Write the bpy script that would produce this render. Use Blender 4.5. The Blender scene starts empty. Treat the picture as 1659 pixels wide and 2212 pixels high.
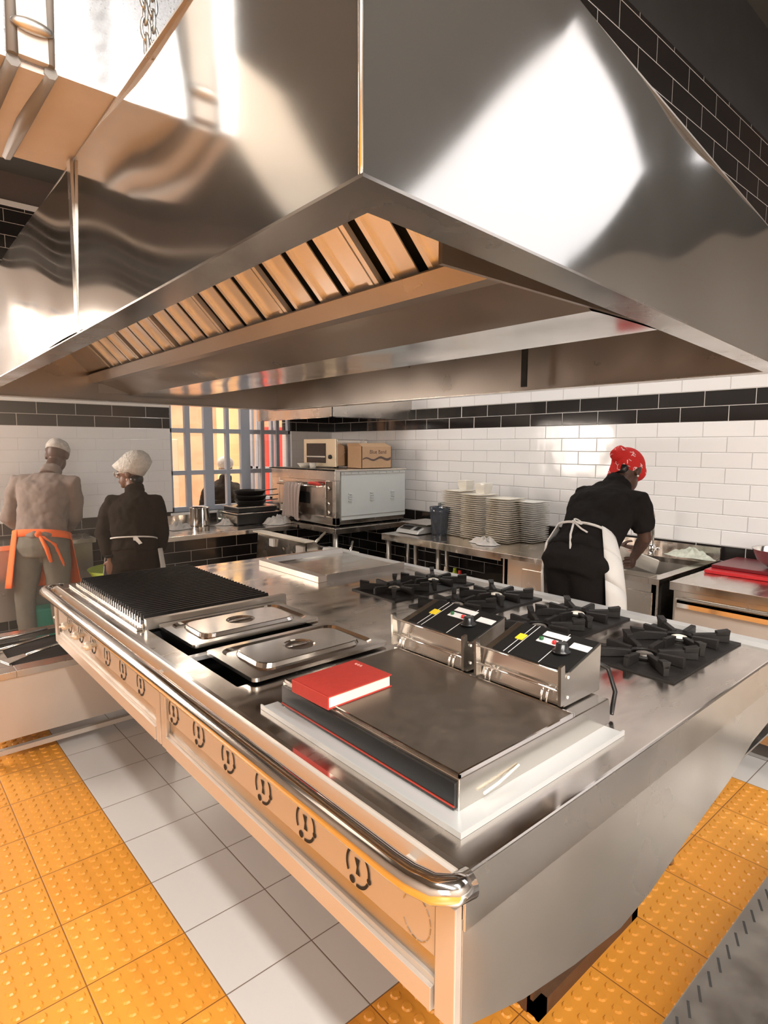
import bpy, bmesh, math, random
from mathutils import Vector, Matrix
random.seed(7)
S=bpy.context.scene; COL=S.collection
PI=math.pi
# ------------------------------------------------------------------ camera, world, lights, exposure
cd=bpy.data.cameras.new('camera'); cam=bpy.data.objects.new('camera',cd); COL.objects.link(cam); S.camera=cam
cd.sensor_fit='HORIZONTAL'; cd.sensor_width=36; cd.lens=36*1293/1659
Xa=Vector((0.75346762,-0.6574811,0.0022713)); Ya=Vector((-0.0697765,-0.08339732,-0.99407048)); Za=Vector((0.65377197,0.74884143,-0.10871392))
M=Matrix((( Xa[0],-Ya[0],-Za[0],0),(Xa[1],-Ya[1],-Za[1],0),(Xa[2],-Ya[2],-Za[2],1.6),(0,0,0,1)))
cam.matrix_world=M; cd.clip_start=.02; cd.clip_end=200
w=bpy.data.worlds.new('world'); S.world=w; w.use_nodes=True
bgn=w.node_tree.nodes['Background']; bgn.inputs[0].default_value=(1,.93,.84,1); bgn.inputs[1].default_value=1.7
S.view_settings.view_transform='Standard'; S.view_settings.look='None'; S.view_settings.gamma=1; S.view_settings.exposure=0.25
def sun():
    l=bpy.data.lights.new('sun','SUN'); l.energy=3.4; l.angle=.01; l.color=(1,.9,.75)
    o=bpy.data.objects.new('sun',l); COL.objects.link(o); o.rotation_euler=Vector((.80,.22,-.55)).to_track_quat('-Z','Y').to_euler()
sun()
def area(name,loc,size,energy,color,target=None,sy=None):
    l=bpy.data.lights.new(name,'AREA'); l.shape='RECTANGLE'; l.size=size; l.size_y=sy or size; l.energy=energy; l.color=color
    o=bpy.data.objects.new(name,l); COL.objects.link(o); o.location=loc
    d=(Vector(target)-Vector(loc)) if target else Vector((0,0,-1))
    o.rotation_euler=d.to_track_quat('-Z','Y').to_euler() if target else (0,0,0)
area('ceiling_area_light',(-.24,-1.0,3.4),.22,175,(1,.95,.88),sy=2.4)
area('ceiling_area_light',(3.35,2.9,3.4),.22,32,(1,.97,.93),sy=2.2)  # added lamp out of view, lights the white wall on the right
area('ceiling_area_light',(.9,-1.7,3.4),.25,120,(1,.97,.93),sy=2.0)  # added lamp behind the camera, brightens the island end panel
area('rear_left_fill',(-2.3,-2.2,2.0),2.2,110,(1,.92,.84),(1.5,2,.9))  # added fill from behind on the left, no doorway is built there
area('outdoor_fill',(3.0,8.3,4.6),2.5,260,(1,.84,.66),(2.6,4.2,.9))  # unseen lamp added above the window view, stands in for sky light
area('left_wall_fill',(-.85,5.6,1.9),1.4,140,(1,.83,.70),(.8,3,1.0),sy=1.6)  # added lamp just inside the side window, lifts the left wall
# ------------------------------------------------------------------ materials
def mat(name,col,rough=.5,metal=0,noise=0,nscale=20,bump=0,emit=0,spec=.5,trans=0,alpha=1,stretch=None,rvar=0):
    m=bpy.data.materials.new(name); m.use_nodes=True; nt=m.node_tree; b=nt.nodes['Principled BSDF']
    c=tuple(col)+(1,); b.inputs['Base Color'].default_value=c; b.inputs['Roughness'].default_value=rough
    b.inputs['Metallic'].default_value=metal; b.inputs['Specular IOR Level'].default_value=spec
    b.inputs['Transmission Weight'].default_value=trans; b.inputs['Alpha'].default_value=alpha
    if emit: b.inputs['Emission Color'].default_value=c; b.inputs['Emission Strength'].default_value=emit
    if noise or bump or rvar:
        g=nt.nodes.new('ShaderNodeNewGeometry'); mp=nt.nodes.new('ShaderNodeMapping'); nt.links.new(g.outputs['Position'],mp.inputs[0])
        if stretch: mp.inputs['Scale'].default_value=stretch
        n=nt.nodes.new('ShaderNodeTexNoise'); n.inputs['Scale'].default_value=nscale; n.inputs['Detail'].default_value=5; nt.links.new(mp.outputs[0],n.inputs['Vector'])
        if noise:
            r=nt.nodes.new('ShaderNodeMix'); r.data_type='RGBA'
            r.inputs[6].default_value=tuple(max(0,v*(1-noise)) for v in col)+(1,); r.inputs[7].default_value=tuple(min(1,v*(1+noise)) for v in col)+(1,)
            nt.links.new(n.outputs['Fac'],r.inputs[0]); nt.links.new(r.outputs[2],b.inputs['Base Color'])
        if rvar:
            q=nt.nodes.new('ShaderNodeMapRange'); q.inputs[1].default_value=.3; q.inputs[2].default_value=.7; q.inputs[3].default_value=max(.03,rough-rvar); q.inputs[4].default_value=rough+rvar
            nt.links.new(n.outputs['Fac'],q.inputs[0]); nt.links.new(q.outputs[0],b.inputs['Roughness'])
        if bump:
            u=nt.nodes.new('ShaderNodeBump'); u.inputs['Strength'].default_value=bump; u.inputs['Distance'].default_value=.01
            nt.links.new(n.outputs['Fac'],u.inputs['Height']); nt.links.new(u.outputs[0],b.inputs['Normal'])
    return m
def tile_mat(name,axis,off,col,mortar,w_,h_,voff,ms,rough,offset=.5,bump=.3,col2=None,noise=None):
    m=bpy.data.materials.new(name); m.use_nodes=True; nt=m.node_tree; b=nt.nodes['Principled BSDF']; L=nt.links.new
    g=nt.nodes.new('ShaderNodeNewGeometry'); s=nt.nodes.new('ShaderNodeSeparateXYZ'); L(g.outputs['Position'],s.inputs[0])
    c=nt.nodes.new('ShaderNodeCombineXYZ')
    a1=nt.nodes.new('ShaderNodeMath'); a1.operation='SUBTRACT'; a1.inputs[1].default_value=off; L(s.outputs[{'x':0,'y':1,'f':0}[axis]],a1.inputs[0]); L(a1.outputs[0],c.inputs[0])
    a2=nt.nodes.new('ShaderNodeMath'); a2.operation='SUBTRACT'; a2.inputs[1].default_value=voff; L(s.outputs[1 if axis=='f' else 2],a2.inputs[0]); L(a2.outputs[0],c.inputs[1])
    t=nt.nodes.new('ShaderNodeTexBrick'); L(c.outputs[0],t.inputs['Vector']); t.offset=offset
    t.inputs['Scale'].default_value=1; t.inputs['Brick Width'].default_value=w_; t.inputs['Row Height'].default_value=h_; t.inputs['Mortar Size'].default_value=ms; t.inputs['Mortar Smooth'].default_value=.15
    t.inputs['Color1'].default_value=tuple(col)+(1,); t.inputs['Color2'].default_value=tuple(col2 or col)+(1,); t.inputs['Mortar'].default_value=tuple(mortar)+(1,)
    L(t.outputs['Color'],b.inputs['Base Color']); b.inputs['Roughness'].default_value=rough
    t2=nt.nodes.new('ShaderNodeTexBrick'); L(c.outputs[0],t2.inputs['Vector']); t2.offset=offset
    t2.inputs['Scale'].default_value=1; t2.inputs['Brick Width'].default_value=w_; t2.inputs['Row Height'].default_value=h_; t2.inputs['Mortar Size'].default_value=ms*3; t2.inputs['Mortar Smooth'].default_value=1
    inv=nt.nodes.new('ShaderNodeMath'); inv.operation='SUBTRACT'; inv.inputs[0].default_value=1; L(t2.outputs['Fac'],inv.inputs[1])
    nz=nt.nodes.new('ShaderNodeTexNoise'); nz.inputs['Scale'].default_value=5; L(g.outputs['Position'],nz.inputs['Vector'])
    ad=nt.nodes.new('ShaderNodeMath'); ad.operation='MULTIPLY_ADD'; ad.inputs[1].default_value=.6; L(nz.outputs['Fac'],ad.inputs[0]); L(inv.outputs[0],ad.inputs[2])
    u=nt.nodes.new('ShaderNodeBump'); u.inputs['Strength'].default_value=bump; u.inputs['Distance'].default_value=.004; L(ad.outputs[0],u.inputs['Height']); L(u.outputs[0],b.inputs['Normal'])
    return m
BLK=(.018,.015,.014); WHT=(.80,.79,.79)
m_bL=tile_mat('black_tile_left','x',.09,BLK,(.55,.5,.45),.3,.1,.065,.0022,.12)
m_wL=tile_mat('white_tile_left','x',.09,WHT,(.66,.65,.64),.3,.1,.065,.0015,.1,bump=.25)
m_bR=tile_mat('black_tile_right','y',.26,BLK,(.6,.58,.56),.3,.1,.065,.0022,.1)
m_wR=tile_mat('white_tile_right','y',.26,WHT,(.56,.55,.54),.3,.1,.065,.0016,.08,bump=.8)
m_bB=tile_mat('black_tile_beam','x',.1,BLK,(.7,.68,.64),.3,.1,.02,.0016,.25)
m_fw=tile_mat('white_floor_tile','f',.1,(.62,.60,.585),(.2,.15,.12),.3,.3,0,.0022,.3,offset=0,bump=.15)
m_fo=tile_mat('orange_floor_tile','f',.1,(.76,.33,.045),(.25,.09,.02),.3,.3,0,.002,.38,offset=0,bump=.15,col2=(.70,.29,.035))
m_steel=mat('brushed_steel',(.63,.59,.54),.24,1,noise=.06,nscale=6,rvar=.07)
m_top=mat('worn_worktop_steel',(.66,.61,.56),.2,1,noise=.15,nscale=5,rvar=.1,stretch=(1,3,1))
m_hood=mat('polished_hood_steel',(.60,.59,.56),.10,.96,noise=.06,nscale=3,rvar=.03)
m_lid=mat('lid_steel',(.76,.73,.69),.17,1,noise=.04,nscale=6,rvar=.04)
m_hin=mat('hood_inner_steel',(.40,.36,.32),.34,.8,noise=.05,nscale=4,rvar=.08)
m_filt=mat('filter_steel',(.80,.77,.74),.24,.5)
m_chrome=mat('polished_tube',(.8,.77,.74),.1,1)
m_apron=mat('fascia_steel',(.60,.54,.48),.42,.5,noise=.06,nscale=5,rvar=.06)
m_dull=mat('dull_steel',(.5,.47,.43),.38,1,noise=.1,nscale=12,rvar=.08)
m_galv=mat('galvanised_steel',(.36,.36,.37),.38,.8,noise=.3,nscale=260,rvar=.12)
m_brnm=mat('duct_underside_steel',(.46,.41,.37),.55,.1,noise=.12,nscale=10)
m_seal=mat('grey_sealant',(.16,.145,.13),.6)
m_iron=mat('cast_iron',(.013,.011,.010),.55,.0,spec=.3,noise=.3,nscale=40,bump=.15)
m_black=mat('black_enamel',(.012,.012,.012),.28)
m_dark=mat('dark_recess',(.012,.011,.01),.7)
m_plate=mat('griddle_plate',(.20,.165,.135),.42,.85,noise=.2,nscale=25,rvar=.08)
m_red=mat('red_line',(.35,.03,.015),.4)
m_white=mat('white_label',(.75,.74,.72),.5)
m_yel=mat('yellow_sticker',(.8,.6,.03),.5)
m_gled=mat('green_lamp',(.02,.12,.04),.3)
m_rled=mat('red_lamp',(.6,.02,.02),.3)
m_alu=mat('white_aluminium',(.60,.60,.59),.35,.5)
m_book=mat('red_book_cover',(.42,.035,.025),.45,noise=.1,nscale=60,bump=.1)
m_page=mat('page_edges',(.82,.72,.6),.8,noise=.08,nscale=300,stretch=(.05,.05,6))
m_gold=mat('pale_foil',(.75,.5,.42),.4,.3)
m_china=mat('white_china',(.80,.78,.72),.18,noise=.05,nscale=8)
m_china2=mat('cream_china',(.82,.76,.65),.25,noise=.12,nscale=12)
m_cloth=mat('grey_cloth',(.52,.49,.46),.9,noise=.3,nscale=18,bump=.3)
m_towel=mat('taupe_towel',(.50,.42,.39),.95,noise=.1,nscale=80,bump=.3)
m_card=mat('cardboard',(.50,.32,.19),.85,noise=.08,nscale=30)
m_cdk=mat('carton_ink',(.12,.08,.07),.8)
m_ovw=mat('pale_oven_panel',(.60,.64,.64),.4,.1)
m_glass=mat('smoked_plastic',(.16,.19,.24),.12,0,trans=.75)
m_clear=mat('clear_plastic',(.8,.85,.85),.08,trans=.9)
m_pane=mat('window_glass',(1,1,1),.0,trans=1)
m_frame=mat('blue_grey_frame',(.40,.44,.52),.4)
m_trimw=mat('white_trim',(.8,.78,.75),.4)
m_plast=mat('ceiling_paint',(.07,.068,.062),.8,noise=.06,nscale=3)
m_wallp=mat('wall_paint',(.42,.38,.34),.8)
m_brown=mat('brown_paint',(.13,.10,.085),.6)
m_glow2=mat('dim_glow_panel',(.97,.96,.88),.5,emit=.55)  # glow of the added panel behind the soft band in the left hood face
m_glow=mat('glow_panel',(.93,.94,1.0),.5,emit=1.15)  # glow of the added panel behind the white patch in the front hood face
m_skin=mat('dark_skin',(.075,.035,.022),.45,noise=.1,nscale=20)
m_skin2=mat('brown_skin',(.17,.085,.055),.45,noise=.1,nscale=20)
m_shirtg=mat('taupe_shirt',(.21,.165,.145),.9,noise=.12,nscale=25,bump=.2)
m_jean=mat('faded_trousers',(.15,.14,.115),.9,noise=.2,nscale=15,bump=.2)
m_blk=mat('black_cloth',(.014,.012,.011),.85,spec=.08,noise=.2,nscale=25,bump=.2)
m_blk2=mat('dark_brown_cloth',(.022,.016,.012),.85,spec=.08,noise=.2,nscale=25,bump=.2)
m_orange=mat('orange_cloth',(.88,.16,.03),.8,noise=.08,nscale=20)
m_wapr=mat('white_apron_cloth',(.72,.70,.67),.85,noise=.06,nscale=12,bump=.15)
m_net=mat('white_hair_net',(.62,.60,.56),.7,noise=.3,nscale=45,bump=1.2)
m_capp=mat('patterned_white_cap',(.48,.45,.42),.85,noise=.55,nscale=35)
def bandana_mat():
    m=mat('red_bandana',(.55,.015,.012),.8,bump=.2,nscale=20); nt=m.node_tree; b=nt.nodes['Principled BSDF']
    g=nt.nodes.new('ShaderNodeNewGeometry'); v=nt.nodes.new('ShaderNodeTexVoronoi'); v.feature='DISTANCE_TO_EDGE'; v.inputs['Scale'].default_value=26; nt.links.new(g.outputs['Position'],v.inputs['Vector'])
    w2=nt.nodes.new('ShaderNodeMath'); w2.operation='LESS_THAN'; w2.inputs[1].default_value=.045; nt.links.new(v.outputs['Distance'],w2.inputs[0])
    n=nt.nodes.new('ShaderNodeTexNoise'); n.inputs['Scale'].default_value=18; nt.links.new(g.outputs['Position'],n.inputs['Vector'])
    gt=nt.nodes.new('ShaderNodeMath'); gt.operation='GREATER_THAN'; gt.inputs[1].default_value=.53; nt.links.new(n.outputs['Fac'],gt.inputs[0])
    mu=nt.nodes.new('ShaderNodeMath'); mu.operation='MULTIPLY'; nt.links.new(w2.outputs[0],mu.inputs[0]); nt.links.new(gt.outputs[0],mu.inputs[1])
    r=nt.nodes.new('ShaderNodeMix'); r.data_type='RGBA'; r.inputs[6].default_value=(.55,.015,.012,1); r.inputs[7].default_value=(.75,.5,.5,1)
    nt.links.new(mu.outputs[0],r.inputs[0]); nt.links.new(r.outputs[2],b.inputs['Base Color']); return m
m_band=bandana_mat()
m_redb=mat('red_board',(.5,.02,.025),.35); m_redb2=mat('dark_red_board',(.16,.015,.02),.3)
m_green=mat('teal_plastic',(.02,.30,.20),.5); m_lime=mat('lime_plastic',(.38,.5,.03),.45)
m_soil=mat('orange_soil',(.62,.36,.15),.95,noise=.35,nscale=3)
m_mud=mat('mud_wall',(.62,.34,.20),.95,noise=.5,nscale=1.6,bump=.5)
m_yw=mat('yellow_wall',(.85,.60,.32),.9,noise=.15,nscale=3); m_post=mat('red_paint',(.60,.05,.04),.6); m_pinkw=mat('pale_wall',(.75,.5,.38),.9,noise=.15,nscale=3)
m_skind=m_skin
# ------------------------------------------------------------------ mesh helpers
def V(*a): return Vector(a)
class MB:
    def __init__(s): s.bm=bmesh.new(); s.mi=0
    def m(s,i): s.mi=i; return s
    def poly(s,pts):
        f=s.bm.faces.new([s.bm.verts.new(p) for p in pts]); f.material_index=s.mi; return f
    def box(s,x0,x1,y0,y1,z0,z1):
        x0,x1=sorted((x0,x1)); y0,y1=sorted((y0,y1)); z0,z1=sorted((z0,z1))
        return s.hexa([(x0,y0,z0),(x1,y0,z0),(x1,y1,z0),(x0,y1,z0)],[(x0,y0,z1),(x1,y0,z1),(x1,y1,z1),(x0,y1,z1)])
    def hexa(s,b,t):
        n=len(b); vb=[s.bm.verts.new(p) for p in b]; vt=[s.bm.verts.new(p) for p in t]
        fs=[s.bm.faces.new(list(reversed(vb))),s.bm.faces.new(vt)]
        for i in range(n): fs.append(s.bm.faces.new([vb[i],vb[(i+1)%n],vt[(i+1)%n],vt[i]]))
        for f in fs: f.material_index=s.mi
        return s
    def prism(s,prof,a,b,axis):
        """profile of (p,q) extruded from a to b along axis ('x': p=y,q=z; 'y': p=x,q=z; 'z': p=x,q=y)"""
        f={'x':lambda t,p:(t,p[0],p[1]),'y':lambda t,p:(p[0],t,p[1]),'z':lambda t,p:(p[0],p[1],t)}[axis]
        return s.hexa([f(a,p) for p in prof],[f(b,p) for p in prof])
    def obox(s,c,u,v,w_,du,dv,dw):
        c=Vector(c); u=Vector(u).normalized()*du/2; v=Vector(v).normalized()*dv/2; k=Vector(w_).normalized()*dw/2
        return s.hexa([c-u-v-k,c+u-v-k,c+u+v-k,c-u+v-k],[c-u-v+k,c+u-v+k,c+u+v+k,c-u+v+k])
    def bar(s,p,q,w_,h,up=(0,0,1)):
        p=Vector(p);q=Vector(q);d=q-p; side=d.cross(Vector(up)); side.normalize(); up2=side.cross(d).normalized()
        return s.obox((p+q)/2,d,side,up2,d.length,w_,h)
    def rings(s,rs,cap=True,closed=False):
        vs=[[s.bm.verts.new(p) for p in r] for r in rs]; n=len(rs[0])
        for i in range(len(vs)-1+(1 if closed else 0)):
            A=vs[i];B=vs[(i+1)%len(vs)]
            for j in range(n):
                f=s.bm.faces.new([A[j],A[(j+1)%n],B[(j+1)%n],B[j]]); f.material_index=s.mi; f.smooth=True
        if cap and not closed:
            for r,rev in ((vs[0],True),(vs[-1],False)):
                f=s.bm.faces.new(list(reversed(r)) if rev else r); f.material_index=s.mi
        return s
    def tube(s,pts,r,seg=10,cap=True,closed=False):
        pts=[Vector(p) for p in pts]; n=len(pts); rr=r if isinstance(r,(list,tuple)) else [r]*n
        rs=[]; ref=None
        for i,p in enumerate(pts):
            a=pts[i-1] if (i>0 or closed) else p; b=pts[(i+1)%n] if (i<n-1 or closed) else p
            t=(b-a).normalized()
            if ref is None: ref=t.orthogonal().normalized()
            ref=(ref-t*ref.dot(t)).normalized(); bi=t.cross(ref)
            rs.append([p+(ref*math.cos(2*PI*k/seg)+bi*math.sin(2*PI*k/seg))*rr[i] for k in range(seg)])
        return s.rings(rs,cap,closed)
    def lathe(s,prof,c=(0,0,0),seg=24,axis=(0,0,1),cap=True):
        c=Vector(c);ax=Vector(axis).normalized();u=ax.orthogonal().normalized();v=ax.cross(u)
        return s.rings([[c+ax*z+(u*math.cos(2*PI*k/seg)+v*math.sin(2*PI*k/seg))*max(r,1e-4) for k in range(seg)] for r,z in prof],cap)
    def cyl(s,c,r,z0,z1,seg=20): return s.lathe([(r,z0),(r,z1)],c,seg)
    def ell(s,c,a,seg=16,rows=10,ax=None):
        c=Vector(c); X,Y,Z=ax or (Vector((1,0,0)),Vector((0,1,0)),Vector((0,0,1)))
        rs=[]
        for i in range(rows+1):
            t=-PI/2+PI*i/rows; cr=max(math.cos(t),.02)
            rs.append([c+X*(a[0]*cr*math.cos(2*PI*k/seg))+Y*(a[1]*cr*math.sin(2*PI*k/seg))+Z*(a[2]*math.sin(t)) for k in range(seg)])
        return s.rings(rs)
    def grid(s,P,nu,nv):
        vs=[[s.bm.verts.new(P(i/nu,j/nv)) for j in range(nv+1)] for i in range(nu+1)]
        for i in range(nu):
            for j in range(nv):
                f=s.bm.faces.new([vs[i][j],vs[i+1][j],vs[i+1][j+1],vs[i][j+1]]); f.material_index=s.mi; f.smooth=True
        return s
    def build(s,name,mats,parent=None,split=False,**kw):
        if split:
            bm=s.bm; seen=set(); out=None; bm.verts.index_update()
            for v0 in bm.verts[:]:
                if v0 in seen: continue
                isl_=[v0]; seen.add(v0); q_=[v0]
                while q_:
                    v=q_.pop()
                    for e in v.link_edges:
                        o_=e.other_vert(v)
                        if o_ not in seen: seen.add(o_); isl_.append(o_); q_.append(o_)
                n=MB(); mp={v:n.bm.verts.new(v.co) for v in isl_}; fs={f for v in isl_ for f in v.link_faces}
                for f in fs:
                    g=n.bm.faces.new([mp[v] for v in f.verts]); g.material_index=f.material_index; g.smooth=f.smooth
                out=n.build1(name,mats,parent,**kw)
            bm.free(); return out
        return s.build1(name,mats,parent,**kw)
    def build1(s,name,mats,parent=None,bevel=0,remesh=0,smooth=0,solid=0,world=True,label=None,autos=False):
        if not isinstance(mats,(list,tuple)): mats=[mats]
        me=bpy.data.meshes.new(name)
        if parent is not None and world:
            off=root_loc(parent)
            for v in s.bm.verts: v.co-=off
        bmesh.ops.recalc_face_normals(s.bm,faces=s.bm.faces[:])
        s.bm.to_mesh(me); s.bm.free()
        for m_ in mats: me.materials.append(m_)
        o=bpy.data.objects.new(name,me); COL.objects.link(o)
        if parent is not None: o.parent=parent
        if solid: q=o.modifiers.new('solid','SOLIDIFY'); q.thickness=solid; q.offset=0
        if bevel: q=o.modifiers.new('bevel','BEVEL'); q.width=bevel; q.segments=2; q.limit_method='ANGLE'; q.angle_limit=.7
        if remesh:
            q=o.modifiers.new('remesh','REMESH'); q.mode='VOXEL'; q.voxel_size=remesh; q.use_smooth_shade=True
            if smooth: q=o.modifiers.new('smooth','SMOOTH'); q.iterations=smooth; q.factor=.5
        if label: o['label']=label
        return o
def root_loc(o):
    l=Vector((0,0,0))
    while o is not None: l+=o.location; o=o.parent
    return l
def tag(o,label,cat,group=None,kind=None):
    o['label']=label; o['category']=cat
    if group: o['group']=group
    if kind: o['kind']=kind
    return o
def thing(name,label,cat,loc=(0,0,0),rz=0,group=None):
    o=bpy.data.objects.new(name,None); COL.objects.link(o); o.location=loc; o.rotation_euler=(0,0,rz); o.empty_display_size=.05
    return tag(o,label,cat,group)
def struct(o): o['kind']='structure'; return o
def dup(root,loc,rz=0,label=None,group=None,rx=None):
    def cp(o,p):
        c=o.copy(); COL.objects.link(c); c.parent=p
        for ch in list(o.children): cp(ch,c)
        return c
    r=cp(root,None); r.location=loc; r.rotation_euler=(0,0,rz)
    if label: r['label']=label
    if group: r['group']=group
    return r
def text(body,name,m_,parent,mtx,size,ext=.0004):
    c=bpy.data.curves.new(name,'FONT'); c.body=body; c.size=size; c.extrude=ext; c.align_x='CENTER'; c.align_y='CENTER'
    t=bpy.data.objects.new(name,c); COL.objects.link(t); bpy.context.view_layer.update()
    me=bpy.data.meshes.new_from_object(t); bpy.data.objects.remove(t); me.transform(mtx)
    if parent is not None: me.transform(Matrix.Translation(-root_loc(parent)))
    me.materials.clear(); me.materials.append(m_)
    o=bpy.data.objects.new(name,me); COL.objects.link(o); o.parent=parent; return o
def frame_m(o,x,y):
    x=Vector(x).normalized(); y=Vector(y).normalized(); z=x.cross(y)
    return Matrix(((x[0],y[0],z[0],o[0]),(x[1],y[1],z[1],o[1]),(x[2],y[2],z[2],o[2]),(0,0,0,1)))
# ------------------------------------------------------------------ the room
LW=5.72; RW=4.18; CZ=3.75; XB=-2.6; YB=-3.1
def wallbands(b,axis,plane,thick,a0,a1,bands):
    for z0,z1,mi in bands:
        b.m(mi)
        if axis=='x': b.box(a0,a1,plane,plane+thick,z0,z1)
        else: b.box(plane,plane+thick,a0,a1,z0,z1)
LB=[(0,.965,0),(.965,1.765,1),(1.765,1.965,0),(1.965,3.0,1),(3.0,3.5,0),(3.5,CZ,2)]
b=MB(); W1=(2.262,3.63,.95,2.6); W2=(-1.6,-.05,1.0,2.75)
def clip(bands,z0,z1): return [(max(a,z0),min(c,z1),m_) for a,c,m_ in bands if min(c,z1)>max(a,z0)+1e-6]
wallbands(b,'x',LW,.2,XB,W2[0],LB); wallbands(b,'x',LW,.2,W2[1],W1[0],LB); wallbands(b,'x',LW,.2,W1[1],RW+.2,LB)
for W_ in (W1,W2):
    wallbands(b,'x',LW,.2,W_[0],W_[1],clip(LB,0,W_[2])); wallbands(b,'x',LW,.2,W_[0],W_[1],clip(LB,W_[3],CZ))
struct(b.build('wall_left',[m_bL,m_wL,m_brown]))
b=MB(); wallbands(b,'y',RW,.2,.95,LW,[(0,.965,0),(.965,1.765,1),(1.765,1.965,0),(1.965,2.75,1),(2.75,CZ,2)]); struct(b.build('wall_right',[m_bR,m_wR,m_brown]))
b=MB(); b.box(XB-.2,XB,YB,LW,0,CZ); struct(b.build('wall_entrance',m_wallp))
b=MB(); b.box(XB,7.2,YB-.2,YB,0,CZ); struct(b.build('wall_back',m_wallp))
b=MB(); b.box(7.2,7.4,YB-.2,1.15,0,CZ); struct(b.build('wall_far_right',m_wallp))
b=MB(); b.box(RW+.2,7.2,.95,1.15,0,CZ); struct(b.build('wall_side',m_wallp))
b=MB(); b.box(XB-.2,7.4,YB-.2,LW+.2,CZ,CZ+.15); struct(b.build('ceiling',m_plast))
b=MB(); b.m(0).box(.5,RW,1.22,1.42,2.6,3.24); b.m(1).box(.5,RW,1.22,1.42,3.24,CZ)
struct(b.build('trim_1',[m_bB,mat('dark_render',(.035,.035,.035),.8,noise=.3,nscale=6)]))
b=MB(); b.box(XB,W1[0],LW-.012,LW,1.965,1.99); b.box(XB,RW,LW-.015,LW,3.49,3.53); struct(b.build('trim_2',m_trimw))
# floor: 300 mm tiles, orange ones with raised studs
b=MB(); k=.3
i0=-9
for i in range(i0,25):
    for j in range(-11,20):
        x0=.1+i*k; y0=j*k; xc=x0+.15; yc=y0+.15
        if x0>7.2 or yc>LW+.1: continue
        org = xc<.7 or (.6<yc<1.2 and xc<3.1)
        b.m(1 if org else 0); b.poly([(x0,y0,0),(x0+k,y0,0),(x0+k,y0+k,0),(x0,y0+k,0)])
        if org and xc>-.9 and yc>.55 and yc<4:
            for p in range(6):
                for q in range(6):
                    cx=x0+.025+.05*p; cy=y0+.025+.05*q
                    n=10; r0,r1,h=.0165,.012,.0052
                    A=[b.bm.verts.new((cx+r0*math.cos(2*PI*a/n),cy+r0*math.sin(2*PI*a/n),0.0002)) for a in range(n)]
                    B=[b.bm.verts.new((cx+r1*math.cos(2*PI*a/n),cy+r1*math.sin(2*PI*a/n),h)) for a in range(n)]
                    for a in range(n):
                        f=b.bm.faces.new([A[a],A[(a+1)%n],B[(a+1)%n],B[a]]); f.material_index=1
                    f=b.bm.faces.new(B); f.material_index=1
fl=b.build('floor',[m_fw,m_fo]); struct(fl)
# windows
def window(name,W_,vs,hs,fr=.05):
    root=thing(name,name,'window'); del root['category']; del root['label']; root['kind']='structure'
    x0,x1,z0,z1=W_; b=MB(); y0,y1=LW+.03,LW+.08
    b.box(x0,x0+.03,y0,y1,z0,z1); b.box(x1-.03,x1,y0,y1,z0,z1); b.box(x0,x1,y0,y1,z0,z0+.05); b.box(x0,x1,y0,y1,z1-.04,z1)
    for a,c in vs: b.box(a,c,y0-.005,y1,z0,z1)
    for a,c in hs: b.box(x0,x1,y0,y1,a,c)
    b.build('window_frame',m_frame,root,bevel=.003)
    b=MB(); b.box(x0-.02,x1+.02,LW-.03,LW+.03,z0-.03,z0); b.build('window_sill',m_trimw,root)
    b=MB(); b.box(x0+.01,x1-.01,LW+.052,LW+.056,z0+.01,z1-.01); b.build('pane',m_pane,root)
    return root
w1=window('window_1',W1,[(2.425,2.475),(2.62,2.715),(2.855,2.895),(3.025,3.13),(3.26,3.305),(3.45,3.49)],[(1.315,1.36),(1.73,1.775),(2.15,2.19)])
b=MB()
for yy in (LW+.12,LW+.42,LW+.55): b.box(3.44,3.47,yy,yy+.05,1.0,2.55)
for zz in (1.0,1.33,1.74,2.5): b.box(3.44,3.47,LW+.12,LW+.6,zz,zz+.04)
b.build('open_sash',m_frame,w1,label='sash standing open, blue grey')
window('window_2',W2,[(-1.25,-1.21),(-.85,-.8),(-.44,-.4)],[(1.6,1.65),(2.15,2.19)])  # unseen window, placed so the left hood panel reflects white
# added glowing ceiling panels, outlined to suit the reflections in the hood
b=MB(); b.poly([(-.3,3.15,CZ-.02),(-.35,3.75,CZ-.02),(-1.0,4.1,CZ-.02),(-2.3,5.3,CZ-.02),(-2.3,4.5,CZ-.02),(-1.1,3.4,CZ-.02)]); struct(b.build('glow_panel_left',m_glow2))
b=MB(); b.poly([(3.1,-.3,CZ-.02),(5.0,-.2,CZ-.02),(7.1,-2.2,CZ-.02),(7.1,-3.05,CZ-.02),(4.5,-3.05,CZ-.02)]); struct(b.build('glow_panel_right',m_glow))
# ------------------------------------------------------------------ outside
b=MB(); b.poly([(-15,LW+.2,-.25),(25,LW+.2,-.25),(25,40,.6),(-15,40,.6)]); struct(b.build('ground_outside',m_soil))
o=MB(); o.grid(lambda u,v:(-6+u*22,14.0+v*1.6+.25*math.sin(u*40),.0+v*5.2+.12*math.sin(u*55+v*9)),60,10); tag(o.build('earth_bank',m_mud),'orange brown earth bank seen beyond the window','bank')
o=MB(); o.box(5.85,6.2,11.6,12.2,-.2,4.2); tag(o.build('boundary_pillar',m_yw),'broad pale yellow pillar outside, beyond the middle window panes','pillar')
o=MB(); o.box(6.38,6.95,11.0,11.3,-.2,2.0); tag(o.build('red_gate_leaf',m_post,bevel=.02),'red painted gate outside the right window panes','gate')
o=MB(); o.box(2.9,5.0,12.2,12.7,-.2,1.75); tag(o.build('garden_wall',m_pinkw,bevel=.03),'pale pinkish low wall outside the left window panes','wall')
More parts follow.
